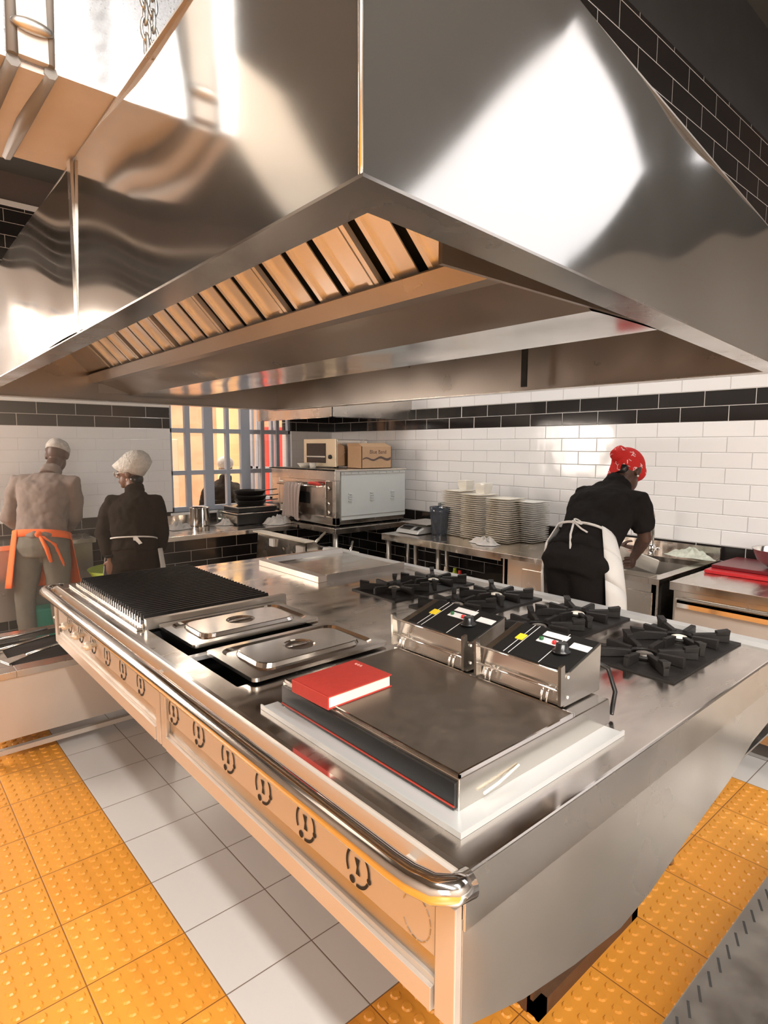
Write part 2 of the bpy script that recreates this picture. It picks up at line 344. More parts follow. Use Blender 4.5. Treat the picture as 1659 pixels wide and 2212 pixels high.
# ------------------------------------------------------------------ extraction hood
P0=V(.416,.514,0);P1=V(2.6,.72,0);P2=V(2.5,4.15,0);P3=V(.476,4.0,0);HZ0=1.88;HZ1=2.28
hood=thing('extraction_hood','large polished steel extraction hood hanging over the island cooker','hood',(1.5,2.3,HZ0))
def wav(u,v,A):
    s=0
    for (a,f,g,p) in A: s+=a*math.sin(f*u+g*v+p)
    return s
def facep(name,a,b_,A,nu=110,nv=24):
    d=(b_-a).normalized(); n=V(d.y,-d.x,0); L=(b_-a).length
    g=MB(); 
    def P(u,v):
        q=a+(b_-a)*u; e=min(1,5*min(u,1-u))
        return q+n*wav(u*L,v*.4,A)*e+V(0,0,HZ0+.0+(HZ1-HZ0)*v)
    g.grid(P,nu,nv); return g.build(name,m_hood,hood,solid=0)
facep('front_canopy_panel',P0,P1,[(.006,2.9,2.0,.6),(.0022,7.5,6,1.1),(.0010,14,-9,.4)])
facep('left_canopy_panel',P3,P0,[(.008,2.6,3,2.2),(.003,6.2,-5,.3),(.0014,11,9,2.0)])
facep('right_canopy_panel',P1,P2,[(.002,3,2,0)]); facep('rear_canopy_panel',P2,P3,[(.002,3,2,0)])
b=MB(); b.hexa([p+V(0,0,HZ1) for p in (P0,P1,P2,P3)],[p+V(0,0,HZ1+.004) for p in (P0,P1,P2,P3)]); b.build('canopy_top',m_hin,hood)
cen=(P0+P1+P2+P3)/4
ins=[V(.475,.575,0),V(2.53,.775,0),V(2.44,4.09,0),V(.535,3.94,0)]
b=MB(); Ps=[P0,P1,P2,P3]
for i in range(4):
    j=(i+1)%4
    Pe=[p+(p-cen).normalized()*.012 for p in Ps]
    b.hexa([Pe[i]+V(0,0,HZ0-.004),Pe[j]+V(0,0,HZ0-.004),ins[j]+V(0,0,HZ0-.004),ins[i]+V(0,0,HZ0-.004)],[Pe[i]+V(0,0,HZ0),Pe[j]+V(0,0,HZ0),ins[j]+V(0,0,HZ0),ins[i]+V(0,0,HZ0)])
b.build('bottom_rim',m_steel,hood)
b=MB()
for i in range(4):
    j=(i+1)%4; t=.02
    def off(p,e): return p+(cen-p).normalized()*e
    b.poly([off(Ps[i],.03)+V(0,0,HZ0+.001),off(Ps[j],.03)+V(0,0,HZ0+.001),off(Ps[j],.03)+V(0,0,HZ1-.01),off(Ps[i],.03)+V(0,0,HZ1-.01)])
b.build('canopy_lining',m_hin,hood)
b=MB()
for p,dx,dy in ((P0,-.004,-.004),): b.tube([p+V(dx*.2,dy*.2,HZ0),p+V(dx*.2,dy*.2,HZ1)],.003,8)
b.build('corner_seam',m_steel,hood)
b=MB(); q=P3+(P0-P3)*(1-(1.64-.514)/(4.0-.514)); b.box(q.x-.010,q.x-.003,q.y-.014,q.y+.014,HZ0,HZ1); b.build('panel_joint_strip',m_steel,hood)
b=MB(); b.box(2.455,2.466,1.77,1.80,HZ0+.01,2.2); b.build('inner_joint_strip',m_dark,hood)
# plenum trough down the middle
g0,g1=.79,4.02
def sec(p,q,name,m_,t=.004):
    b=MB(); b.hexa([V(p[0],g0,p[1]),V(q[0],g0,q[1]),V(q[0],g1,q[1]),V(p[0],g1,p[1])],[V(p[0],g0,p[1]+t),V(q[0],g0,q[1]+t),V(q[0],g1,q[1]+t),V(p[0],g1,p[1]+t)]); return b.build(name,m_,hood)
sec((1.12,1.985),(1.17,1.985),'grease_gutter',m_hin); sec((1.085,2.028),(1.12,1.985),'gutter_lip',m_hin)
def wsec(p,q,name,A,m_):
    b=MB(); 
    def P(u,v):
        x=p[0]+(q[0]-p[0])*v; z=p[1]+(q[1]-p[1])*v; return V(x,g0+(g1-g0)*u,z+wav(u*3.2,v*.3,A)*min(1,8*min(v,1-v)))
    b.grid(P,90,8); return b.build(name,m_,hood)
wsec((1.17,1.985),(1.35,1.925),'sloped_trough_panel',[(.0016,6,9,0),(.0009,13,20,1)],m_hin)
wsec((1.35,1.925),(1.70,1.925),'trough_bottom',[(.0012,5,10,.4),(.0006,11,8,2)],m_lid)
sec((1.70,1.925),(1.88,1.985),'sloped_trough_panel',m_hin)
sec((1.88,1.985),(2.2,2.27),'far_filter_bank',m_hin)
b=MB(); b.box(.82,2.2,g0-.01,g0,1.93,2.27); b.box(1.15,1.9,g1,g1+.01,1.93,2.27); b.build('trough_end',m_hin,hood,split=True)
b=MB(); b.hexa([V(1.14,3.6,2.005),V(.87,3.6,2.27),V(.87,4.02,2.27),V(1.14,4.02,2.005)],[V(1.15,3.6,2.015),V(.88,3.6,2.28),V(.88,4.02,2.28),V(1.15,4.02,2.015)]); b.build('blank_panel',m_hin,hood)
# baffle filters, 45 degree bank
B0=V(1.135,0,2.005); T0=V(.872,0,2.268); n_=V(-.707,0,-.707); 
ny=6; L0=.83; LW_=(3.60-L0)/ny
for i in range(ny):
    y0=L0+i*LW_; y1=y0+LW_
    f=MB(); 
    def Q(t,y,h): return B0+(T0-B0)*t+V(0,y,0)+n_*h
    def slab(t0,t1,ya,yb,h0,h1): f.hexa([Q(t0,ya,h0),Q(t1,ya,h0),Q(t1,yb,h0),Q(t0,yb,h0)],[Q(t0,ya,h1),Q(t1,ya,h1),Q(t1,yb,h1),Q(t0,yb,h1)])
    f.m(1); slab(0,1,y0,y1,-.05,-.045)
    f.m(0); slab(0,1,y0+.003,y0+.02,-.01,.008); slab(0,1,y1-.02,y1-.003,-.01,.008); slab(0,.05,y0+.003,y1-.003,-.01,.008)
    nb=3; pw=(LW_-.05)/nb
    for k_ in range(nb):
        a=y0+.025+k_*pw
        f.m(0); slab(.02,1,a+.004,a+pw-.046,-.008,-.004); slab(.02,1,a+pw-.060,a+pw-.044,-.006,.008)
    f.build('baffle_filter',[m_filt,m_dark],hood)
# duct and chain
duct=thing('ventilation_duct','galvanised duct riser with grey sealant bands at the hood left edge','duct',(.4,1.5,2.285))
b=MB(); b.m(0).box(.205,.80,1.30,1.72,2.285,CZ-.01); o_=b.build('duct_body',[m_galv,m_brnm],duct)
for p in o_.data.polygons:
    if p.normal.z<-.5: p.material_index=1
b=MB()
for xx in (.255,.315):
    b.tube([(xx,1.293,3.6),(xx,1.293,2.72),(xx+.004,1.292,2.5),(xx-.002,1.293,2.29)],.009,7); b.tube([(xx,1.295,2.282),(xx-.006,1.5,2.28),(xx-.004,1.71,2.281)],[.012,.016,.012],7)
b.build('sealant_band',m_seal,duct)
b=MB(); b.box(.262,.31,1.285,1.30,2.29,3.7); b.box(.262,.31,1.30,1.72,2.276,2.285); b.build('joint_flange',m_brnm,duct,split=True)
b=MB(); b.ell((.285,1.28,2.34),(.035,.012,.012)); b.build('clamp',m_dull,duct)
ch=MB(); cx,cy=.43,1.13
for i in range(34):
    z=2.30+i*.026; pts=[]
    for k_ in range(12):
        t=2*PI*k_/12; lx=.0075*math.cos(t); lz=.019*math.sin(t)
        pts.append((cx+(lx if i%2 else 0),cy+(0 if i%2 else lx),z+lz))
    ch.tube(pts,.0028,6,closed=True)
tag(ch.build('hanging_chain',m_dull),'steel link chain holding up the hood beside the duct','chain')
ch=MB()
for i in range(34):
    z=2.30+i*.026; pts=[]
    for k_ in range(12):
        t=2*PI*k_/12; lx=.0075*math.cos(t); lz=.019*math.sin(t)
        pts.append((cx+.018+(lx if i%2 else 0),cy+.012+(0 if i%2 else lx),z+lz))
    ch.tube(pts,.0028,6,closed=True)
tag(ch.build('hanging_chain',m_dull),'second strand of steel chain, just right of the first beside the duct','chain')
# small wall hood above the oven
wh=thing('wall_hood','smaller steel wall hood above the deck oven in the corner','hood',(3.7,5,1.86))
b=MB(); b.box(3.2,RW,4.37,4.376,1.865,2.05); b.box(3.2,3.206,4.37,LW,1.865,2.05); b.box(3.2,RW,4.37,LW,2.05,2.056); b.build('canopy',m_steel,wh)
b=MB(); b.box(3.2,3.24,4.37,LW,1.86,1.866); b.box(3.2,RW,4.37,4.41,1.86,1.866); b.build('rim',m_chrome,wh)
# ------------------------------------------------------------------ island
isl=thing('island_cooker','long stainless steel island cooker with rail and slotted fascia','cooker',(1.55,1.95,0))
IX0,IX1,IY0,IY1,IZ=.70,2.40,.60,3.32,.90
b=MB()
# top plate with openings: bain-marie slot, char pit, burner pits as dark recesses inset
def plate_with_holes(b,x0,x1,y0,y1,z0,z1,holes):
    xs=sorted({x0,x1}|{h for H in holes for h in H[:2]}); ys=sorted({y0,y1}|{h for H in holes for h in H[2:]})
    for i in range(len(xs)-1):
        for j in range(len(ys)-1):
            xc=(xs[i]+xs[i+1])/2; yc=(ys[j]+ys[j+1])/2
            if any(H[0]<xc<H[1] and H[2]<yc<H[3] for H in holes): continue
            b.box(xs[i],xs[i+1],ys[j],ys[j+1],z0,z1)
holes=[(.785,1.30,1.55,2.27)]+[(1.78,2.32,y,y+.30) for y in (.73,1.14,1.56,1.965)]
plate_with_holes(b,IX0,IX1,IY0,IY1,.888,IZ,holes); b.build('worktop',m_top,isl)
b=MB(); b.box(IX1-.05,IX1,IY0,IY1,.90,.914); b.prism([(IX1-.05,.9),(IX1-.062,.9),(IX1-.05,.914)],IY0,IY1,'y'); b.build('rear_raised_edge',m_alu,isl)
b=MB(); b.prism([(IX0,.9),(IX0+.012,.9),(IX0+.012,.904),(IX0,.904)],IY0,IY1,'y'); b.prism([(IY0,.9),(IY0+.004,.9),(IY0+.004,.903),(IY0,.903)],IX0,IX1,'x'); b.build('front_edge_bead',m_chrome,isl)
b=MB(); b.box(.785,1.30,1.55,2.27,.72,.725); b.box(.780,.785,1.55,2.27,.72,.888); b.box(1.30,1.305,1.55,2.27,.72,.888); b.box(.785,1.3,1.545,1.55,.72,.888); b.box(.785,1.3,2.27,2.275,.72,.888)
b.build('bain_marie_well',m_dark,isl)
b=MB(); b.box(.785,1.30,1.87,1.90,.885,.899); b.build('well_crossbar',m_alu,isl)
b=MB()
for y in (.73,1.14,1.56,1.965):
    b.box(1.78,2.32,y,y+.3,.86,.864); b.box(1.776,1.78,y,y+.3,.86,.888); b.box(2.32,2.324,y,y+.3,.86,.888); b.box(1.78,2.32,y-.004,y,.86,.888); b.box(1.78,2.32,y+.3,y+.304,.86,.888)
b.build('burner_well',m_iron,isl)
# rail
b=MB(); pts=[(.735,3.31,.884),(.69,3.325,.884),(.655,3.31,.885),(.64,3.27,.886)]+[(.64,3.2-i*.25,.887) for i in range(0,11)]+[(.641,.66,.889),(.65,.62,.89),(.672,.597,.89),(.705,.592,.89)]
b.tube(pts,.024,16); b.build('hand_rail',m_chrome,isl,label='polished tubular rail')
b=MB(); b.box(.690,.70,.61,3.3,.835,.90); b.box(.66,.70,1.87,1.89,.872,.878); b.box(.66,.70,3.15,3.17,.872,.878); b.box(.66,.70,.70,.72,.872,.878); b.build('rail_backing',m_apron,isl)
# fascia panels with cut-outs
def logo(b,y,z,hollow=False,x=.6885,s=1.0):
    R0,R1=.043*s,.036*s
    def arc(t0,t1,r0,r1,n=10):
        for i in range(n):
            a=t0+(t1-t0)*i/n; c=t0+(t1-t0)*(i+1)/n
            P=[(x,y+r0*.88*math.cos(a),z+r0*math.sin(a)),(x,y+r0*.88*math.cos(c),z+r0*math.sin(c)),(x,y+r1*.88*math.cos(c),z+r1*math.sin(c)),(x,y+r1*.88*math.cos(a),z+r1*math.sin(a))]
            b.poly(P)
    def dot(cy,cz,r):
        b.poly([(x,y+cy+r*math.cos(2*PI*k_/12),z+cz+r*math.sin(2*PI*k_/12)) for k_ in range(12)])
    r=math.radians; y0=y
    arc(r(98),r(186),R0,R1); arc(r(-30),r(66),R0,R1); arc(r(206),r(278),R0,R1)
    dot(.012*s,.041*s,.0065*s); dot(.018*s,-.034*s,.0085*s); dot(-.035*s,-.010*s,.0065*s)
    b.poly([(x,y+.010*s,z+.018*s),(x,y-.006*s,z+.018*s),(x,y-.002*s,z),(x,y-.008*s,z-.016*s),(x,y+.006*s,z-.016*s),(x,y+.003*s,z)])
for (ya,yb,ys) in ((.655,1.845,[.68+.186*i for i in range(7)]),(1.94,3.24,[2.09+.189*i for i in range(6)])):
    b=MB(); b.box(.69,.70,ya,yb,.722,.845); b.box(.69,.70,ya,yb,.62,.68); b.box(.680,.69,ya,yb,.622,.668); b.build('fascia_panel',m_apron,isl,bevel=.001)
    b=MB(); b.box(.697,.702,ya,yb,.68,.722); b.build('fascia_recess',m_dull,isl)
    for i,yy in enumerate(ys):
        if ya<1 and i==0: continue
        b=MB(); logo(b,yy,.768); b.build('cut_out_emblem',m_dark,isl)
b=MB()
for k_ in range(1,15):
    a=2*PI*k_/16
    b.bar((.689,.70+.036*math.cos(a),.768+.043*math.sin(a)),(.689,.70+.036*math.cos(a+.3),.768+.043*math.sin(a+.3)),.002,.001,(1,0,0))
b.build('outlined_emblem',m_dull,isl)
b=MB()
for y0,y1 in ((.602,.648),(1.85,1.89),(1.9,1.935),(3.26,3.3)): b.box(.683,.70,y0,y1,.62,.845)
b.build('fascia_post',m_apron,isl,bevel=.002,split=True)
for y in (2.99,2.80,2.62):
    b=MB(); b.lathe([(.010,0),(.010,.02),(.018,.022),(.018,.04),(.012,.045)],(.69,y,.775),10,axis=(-1,0,0)); b.tube([(.65,y-.03,.78),(.645,y+.03,.765)],.006,6)
    b.build('gas_tap',m_china2,isl,split=True)
# end panel and body
b=MB(); prof=[(.70,.62),(.88,.557),(1.06,.517),(1.256,.488),(1.40,.500),(1.63,.55),(1.91,.60),(2.10,.66),(2.4,.70),(2.4,.82),(.70,.82)]
b.prism(prof,.60,.604,'y'); b.build('end_panel',mat('end_panel_steel',(.60,.57,.53),.22,.85,noise=.06,nscale=4,rvar=.06),isl)
b=MB(); b.box(.70,2.4,.596,.602,.80,.90); b.build('end_fascia',m_steel,isl,bevel=.001)
b=MB(); b.box(2.392,2.4,.604,3.32,.62,.9); b.box(.70,2.4,3.312,3.32,.62,.888); b.box(.71,2.39,.61,3.31,.615,.622); b.build('carcass',m_dull,isl)
for x,y in ((1.13,3.0),(1.13,1.9),(2.25,3.0),(2.25,.9),(1.4,.95)):
    b=MB(); b.box(x-.02,x+.02,y-.02,y+.02,.05,.615); b.lathe([(.012,.0),(.02,.004),(.02,.02),(.012,.025),(.012,.06)],(x,y,0),12); b.build('leg',m_dull,isl)
b=MB(); b.box(1.32,1.90,.85,.89,.0,.05); b.box(1.32,1.36,.85,2.9,.0,.05); b.box(1.86,1.90,.85,2.9,.0,.05); b.box(1.32,1.9,.87,.88,.05,.16); b.build('base_frame',mat('rusty_frame',(.16,.09,.05),.6,.4,noise=.3,nscale=20),isl)
# chargrill
cg=thing('char_grill','black ridged chargrill plate set in the far end of the island cooker','grill',(1.05,2.75,.9))
b=MB(); b.box(.77,1.36,2.30,3.22,.90,.918); b.box(.745,.77,2.28,3.25,.90,.91); b.build('tray',m_steel,cg,bevel=.002)
b=MB(); b.box(.785,1.35,2.32,3.2,.918,.926)
n=30
for i in range(n):
    y=2.33+i*(.86/(n-1)); b.prism([(y-.011,.926),(y+.011,.926),(y+.004,.945),(y-.004,.945)],.79,1.34,'x')
b.build('ridged_plate',m_iron,cg)
b=MB()
for i in range(n-1):
    y=2.345+i*(.86/(n-1)); b.box(.782,.789,y-.004,y+.004,.918,.934)
b.build('grease_tooth',m_chrome,cg,split=True)
b=MB(); b.box(.78,1.40,2.27,2.295,.90,.94); b.build('side_bar',m_dull,cg)
# pan lids
def lid(name,lab,x,y):
    t=thing(name,lab,'lid',(x,y,.905)); b=MB()
    def rr(hx,hy,r,z,n=5):
        out=[]
        for sx,sy,a0 in ((1,1,0),(-1,1,90),(-1,-1,180),(1,-1,270)):
            for k_ in range(n+1):
                a=math.radians(a0+90*k_/n); out.append(V(sx*(hx-r)+r*math.cos(a),sy*(hy-r)+r*math.sin(a),z))
        return out
    b.rings([rr(.265,.165,.02,.0),rr(.265,.165,.02,.012),rr(.235,.138,.05,.013),rr(.225,.128,.05,.005),rr(.20,.105,.045,.006),rr(.195,.10,.045,.018),rr(.19,.095,.045,.019)]+[[V(r_*math.cos(math.radians(a0+18*k_)),r_*math.sin(math.radians(a0+18*k_)),z_) for a0 in (0,90,180,270) for k_ in range(6)] for r_,z_ in ((.056,.019),(.050,.0165),(.038,.006),(.008,.004))],cap=True)
    for f_ in b.bm.faces: f_.smooth=False
    b.build('lid_plate',m_lid,t,world=False)
    b=MB(); b.lathe([(.0475,.0150),(.036,.0068),(.0,.0062)],(0,0,0),24,cap=False); b.build('handle_recess',m_plate,t,world=False)
    b=MB(); b.ell((0,0,.0185),(.05,.009,.004),12,6); b.build('handle',m_lid,t,world=False)
    return t
l1=lid('pan_lid','steel food pan lid with recessed handle, farther one beside the chargrill',1.085,2.10)
l2=dup(l1,(1.09,1.69,.908),0,'steel food pan lid with recessed handle, nearer one behind the red book')
# burners
def grate(y0,lab):
    t=thing('burner_grate',lab,'grate',(2.05,y0+.15,.9),group=None)
    b=MB(); b.box(-.275,.275,-.157,.157,.0,.006); b.build('drip_tray',m_iron,t,world=False)
    for sx in (-.135,.135):
        b=MB()
        for k_ in range(8):
            a=2*PI*k_/8+.0; c,s=math.cos(a),math.sin(a); L=.142 if k_%2==0 else .175
            if k_%2==0: L=.13
            r0=.045; p=V(sx+r0*c,r0*s,0); q=V(sx+L*c*(.93),L*s,0)
            side=V(-s,c,0)*.0085
            b.hexa([p-side+V(0,0,.012),q-side+V(0,0,.006),q+side+V(0,0,.006),p+side+V(0,0,.012)],[p-side+V(0,0,.034),q-side+V(0,0,.040),q+side+V(0,0,.040),p+side+V(0,0,.034)])
            if k_%2==1:
                e=q-V(c,s,0)*.045; b.hexa([e-side+V(0,0,.03),q-side+V(0,0,.03),q+side+V(0,0,.03),e+side+V(0,0,.03)],[e-side*1.3+V(0,0,.046),q-side*1.6+V(0,0,.052),q+side*1.6+V(0,0,.052),e+side*1.3+V(0,0,.046)])
        b.tube([(sx+.05*math.cos(2*PI*i/16),.05*math.sin(2*PI*i/16),.02) for i in range(16)],.007,6,closed=True)
        o=.128
        b.bar((sx-.128,0,.02),(sx-.05,0,.02),.014,.03); b.bar((sx+.05,0,.02),(sx+.128,0,.02),.014,.03)
        b.build('pan_support',m_iron,t,world=False,bevel=.0015)
        b=MB(); b.lathe([(.03,.0),(.034,.008),(.026,.018),(.012,.022)],(sx,0,.004),16); b.build('burner_cap',m_china2 if sx>0 else m_dull,t,world=False)
    return t
gl=['two burner cast iron grate on the cooker, nearest the viewer','two burner cast iron grate, second from the viewer, behind the control boxes','two burner cast iron grate, third from the viewer','farthest two burner cast iron grate beside the bordered plate']
g_=grate(.73,gl[0]); g_['group']='cast iron grates on the island'
for y,l_ in zip((1.14,1.56,1.965),gl[1:]): dup(g_,(2.05,y+.15,.9),0,l_,'cast iron grates on the island')
# far bordered plate
t=thing('bordered_plate','shallow steel griddle plate with raised rim at the far end of the island','griddle',(2.05,2.8,.9))
b=MB(); b.box(1.78,2.34,2.52,3.10,.901,.911); b.build('plate',m_top,t)
b=MB(); b.box(1.735,1.79,2.50,3.11,.90,.932); b.build('front_rim',m_apron,t,bevel=.002)
b=MB(); b.prism([(2.50,.90),(2.53,.90),(2.512,.934),(2.50,.934)],1.79,2.34,'x'); b.prism([(3.08,.90),(3.11,.90),(3.11,.938),(3.098,.938)],1.79,2.34,'x'); b.build('side_rim',m_dull,t,split=True)
# griddle / double unit
gd=thing('countertop_griddle','countertop electric griddle with brown plate and twin control boxes','griddle',(1.1,1.0,.9))
b=MB(); b.prism([(.815,.905),(1.385,.905),(1.385,.945),(1.375,.972),(.815,.972)],.715,1.345,'y'); b.build('body',m_steel,gd,bevel=.002)
b=MB(); b.box(.822,1.215,.722,1.335,.972,.976); b.build('griddle_plate',m_plate,gd)
b=MB(); b.box(.818,.822,.716,1.34,.972,.979); b.box(.818,1.215,.716,.72,.972,.981); b.box(1.213,1.218,.716,1.34,.972,.981); b.build('plate_lip',m_chrome,gd)
b=MB(); b.box(.808,.815,.72,1.34,.91,.964); b.build('front_panel',m_black,gd,bevel=.001,label='black front panel')
b=MB(); b.box(.806,.809,.72,1.34,.915,.918); b.build('red_stripe',m_red,gd)
b=MB()
b.box(.765,.816,.665,1.375,.9005,.906); b.box(.816,1.36,.665,.716,.9005,.906); b.box(.763,.767,.663,1.375,.9005,.913); b.box(.767,1.36,.663,.667,.9005,.913)
b.build('drip_flange',m_alu,gd,label='pale folded flange')
b=MB(); b.tube([(1.0,.712,.935),(.93,.708,.925),(.88,.706,.922)],.003,6); b.build('latch',m_china2,gd)
b=MB(); b.tube([(1.40,.79,1.05),(1.45,.76,1.02),(1.455,.74,.96),(1.42,.73,.912)],.006,8); b.build('power_cable',m_black,gd,label='black cable')
def cbox(y0,y1):
    x0,x1=1.215,1.40; zf,zb=1.062,1.105
    r=MB(); r.prism([(x0+.02,.976),(x1,.976),(x1,zb-.006),(x0+.035,zf-.006)],y0,y1,'y'); root=r.build('control_box',m_steel,gd,bevel=.0015)
    def sp(nm,m_,fn,label=None):
        q=MB(); fn(q); o=q.build(nm,m_,root,split=True,world=True,label=label); return o
    def top(u,v,h=0.0): # u across depth 0..1 (front->back), v across width
        x=x0+.035+(x1-x0-.035)*u; return V(x,y1+(y0-y1)*v,zf-.006+(zb-zf)*u+h)
    def pad(q,u0,u1,v0,v1,h0,h1): q.hexa([top(u0,v0,h0),top(u1,v0,h0),top(u1,v1,h0),top(u0,v1,h0)],[top(u0,v0,h1),top(u1,v0,h1),top(u1,v1,h1),top(u0,v1,h1)])
    sp('control_panel',m_black,lambda q:pad(q,.02,.98,.1,.99,0,.004))
    sp('label',m_white,lambda q:(pad(q,.55,.7,.42,.68,.004,.005),pad(q,.76,.9,.42,.70,.004,.005),pad(q,.62,.78,.78,.98,.004,.005)))
    sp('yellow_sticker',m_yel,lambda q:pad(q,.45,.62,.2,.29,.004,.006))
    sp('green_lamp',m_gled,lambda q:q.lathe([(.006,0),(.006,.008),(.002,.01)],top(.62,.46,.004),10))
    sp('red_lamp',m_rled,lambda q:q.lathe([(.006,0),(.006,.008),(.002,.01)],top(.60,.62,.004),10))
    sp('knob',m_black,lambda q:(q.lathe([(.024,0),(.024,.004),(.016,.006),(.015,.022),(.012,.024)],top(.45,.76,.004),18)))
    sp('indicator_line',m_white,lambda q:[pad(q,.02,.98,v,v+.006,.004,.0045) for v in (.24,.30,.66)])
    def bars(q):
        for z,x in ((1.068,x0+.004),(1.018,x0+.008)): q.tube([(x,y0+.004,z),(x,y1-.004,z)],.003,8)
    sp('guard_bar',m_chrome,bars)
    def side(q):
        for y in (y0,y1): q.hexa([(x0,y-.004,.985),(x0+.022,y-.004,.985),(x0+.022,y+.004,.985),(x0,y+.004,.985)],[(x0-.004,y-.004,1.082),(x0+.012,y-.004,1.085),(x0+.012,y+.004,1.085),(x0-.004,y+.004,1.082)])
        q.box(x0+.012,x0+.04,y0-.0005,y0+.001,.99,1.06)
    sp('side_bracket',m_steel,side)
    sp('element_hook',m_chrome,lambda q:[q.tube([(x0-.002+.028*(1-math.cos(a*PI/8))*.6,yy,.985+.032*math.sin(a*PI/8)) for a in range(9)],.0035,7) for yy in (y0+.035,y0+.05,y1-.05,y1-.035)])
    sp('screw',m_china,lambda q:[q.lathe([(.004,0),(.004,.002)],(x0+.03,y0-.002,z),8,axis=(0,-1,0)) for z in (1.0,1.05)])
cbox(.755,1.015); cbox(1.06,1.35)
# book
bk=thing('closed_book','thick closed red hardback book lying on the griddle plate','book',(.900,1.192,.976),math.radians(2))
b=MB(); b.box(-.105,.105,-.075,.075,.0,.003); b.box(-.105,.105,-.075,.075,.030,.033); b.box(-.106,-.102,-.075,.075,.0,.033); b.build('cover',m_book,bk,world=False,bevel=.001)
b=MB(); b.box(-.101,.100,-.071,.071,.003,.030); b.build('page_block',m_page,bk,world=False)
b=MB()
for i in range(3): b.tube([(.085+.004*math.cos(a*.7),.045-i*.01+.004*math.sin(a*.7),.0334) for a in range(7)],.0008,5)
b.build('foil_mark',m_gold,bk,world=False)
# ------------------------------------------------------------------ cart at lower right
ct=thing('slotted_steel_cart','low grey steel cart top with rows of slots, lower right corner','cart',(1.6,.15,0))
b=MB(); b.box(.93,2.4,-.25,.41,.525,.55); b.build('cart_top',m_dull,ct,bevel=.003)
b=MB()
for r_ in range(4):
    for i in range(24):
        x=1.02+i*.049; y=.396-r_*.14
        b.bar((x,y,.5505),(x-.033,y-.017,.5505),.0045,.0012)
b.build('slot',m_dark,ct,split=True)
b=MB(); b.box(.96,2.38,-.23,.39,.14,.16); b.build('lower_shelf',m_dull,ct)
for x in (.97,2.37):
    for y in (-.22,.38):
        b=MB(); b.box(x-.015,x+.015,y-.015,y+.015,0,.525); b.build('leg',m_dull,ct)
# ------------------------------------------------------------------ window counter and its things
def table(name,lab,x0,x1,y0,y1,z,legs,th=.045,m_=None,lr=.018,splash=None,r=None):
    t=thing(name,lab,'counter',((x0+x1)/2,(y0+y1)/2,0)); b=MB(); b.box(x0,x1,y0,y1,z-th,z); b.build('worktop',m_ or m_top,t,bevel=.003)
    for x,y in legs:
        b=MB(); b.cyl((x,y,0),lr,0,z-th,12); b.build('leg',m_dull,t)
    return t
wc=table('window_counter','steel worktop under the barred window, carrying the pot and pans',1.62,3.13,4.85,LW-.03,.85,[(1.7,4.95),(3.05,4.95)],.04)
b=MB(); b.box(1.62,3.14,LW-.05,LW-.03,.85,.93); b.build('upstand',m_top,wc)
b=MB(); b.box(1.66,3.1,5.15,5.19,0,.81); b.build('tiled_front',m_bL,wc,label='black tiled base under the worktop')
def lathe_thing(name,lab,cat,loc,prof,m_,seg=28,group=None,cap=False):
    b=MB(); b.lathe(prof,(0,0,0),seg,cap=cap); o=b.build(name,m_); o.location=loc; return tag(o,lab,cat,group)
pot=lathe_thing('steel_pot','tall shiny steel pot on the window counter','pot',(2.40,5.42,.85),[(.0,.0),(.085,.0),(.09,.01),(.09,.165),(.095,.168),(.095,.172),(.086,.17),(.085,.01),(.0,.008)],m_chrome)
def clothpile(name,lab,loc,sx,sy,h,m_,seed,cat='cloth'):
    rnd=random.Random(seed); b=MB(); ph=[rnd.uniform(0,6) for _ in range(6)]
    def P(u,v):
        a=2*PI*u; r=v; lob=1+.18*math.sin(3*a+ph[0])+.12*math.sin(5*a+ph[1])
        z=h*max(0,(1-r**2.2))*(.65+.25*math.sin(7*a+ph[2]+4*r)+.2*math.sin(9*r+ph[3]+2*a))
        return V(sx*r*lob*math.cos(a),sy*r*lob*math.sin(a),max(.003,z))
    b.grid(P,48,12); bmesh.ops.remove_doubles(b.bm,verts=b.bm.verts[:],dist=1e-5); o=b.build(name,m_); o.location=loc; return tag(o,lab,cat)
clothpile('folded_cloth','crumpled pale cloth left of the steel pot on the window counter',(2.13,5.28,.85),.13,.08,.07,m_cloth,1)
clothpile('folded_cloth','small crumpled rag between the steel pot and the black hot plate',(2.60,5.28,.85),.09,.06,.06,m_cloth,2)
clothpile('folded_cloth','bunched grey towel on the counter in front of the deck oven',(3.02,5.03,.85),.15,.09,.09,m_cloth,3)
lathe_thing('glass_jar','small clear glass jar behind the rag beside the steel pot','jar',(2.66,5.50,.85),[(0,0),(.04,0),(.042,.01),(.042,.09),(.035,.11),(.035,.12),(.032,.12),(.038,.09),(.038,.01),(0,.005)],m_clear,cap=False)
hp=thing('hot_plate','black box shaped hot plate under the stacked pans','appliance',(2.95,5.35,.85))
b=MB(); b.box(2.66,3.11,5.15,5.5,.852,.955); b.build('body',m_black,hp,bevel=.006)
b=MB(); b.box(2.655,2.66,5.16,5.49,.87,.94); b.build('control_panel',m_steel,hp)
b=MB(); b.box(2.65,3.12,5.14,5.51,.955,.965); b.build('top_plate',m_chrome,hp,bevel=.002)
h2=thing('hot_plate','thinner black hot plate lying on top of the larger one','appliance',(2.93,5.35,.965))
b=MB(); b.box(2.68,3.10,5.17,5.48,.967,1.01); b.build('body',m_black,h2,bevel=.006)
b=MB(); b.box(2.67,3.11,5.16,5.49,1.01,1.02); b.build('top_plate',m_steel,h2,bevel=.002)
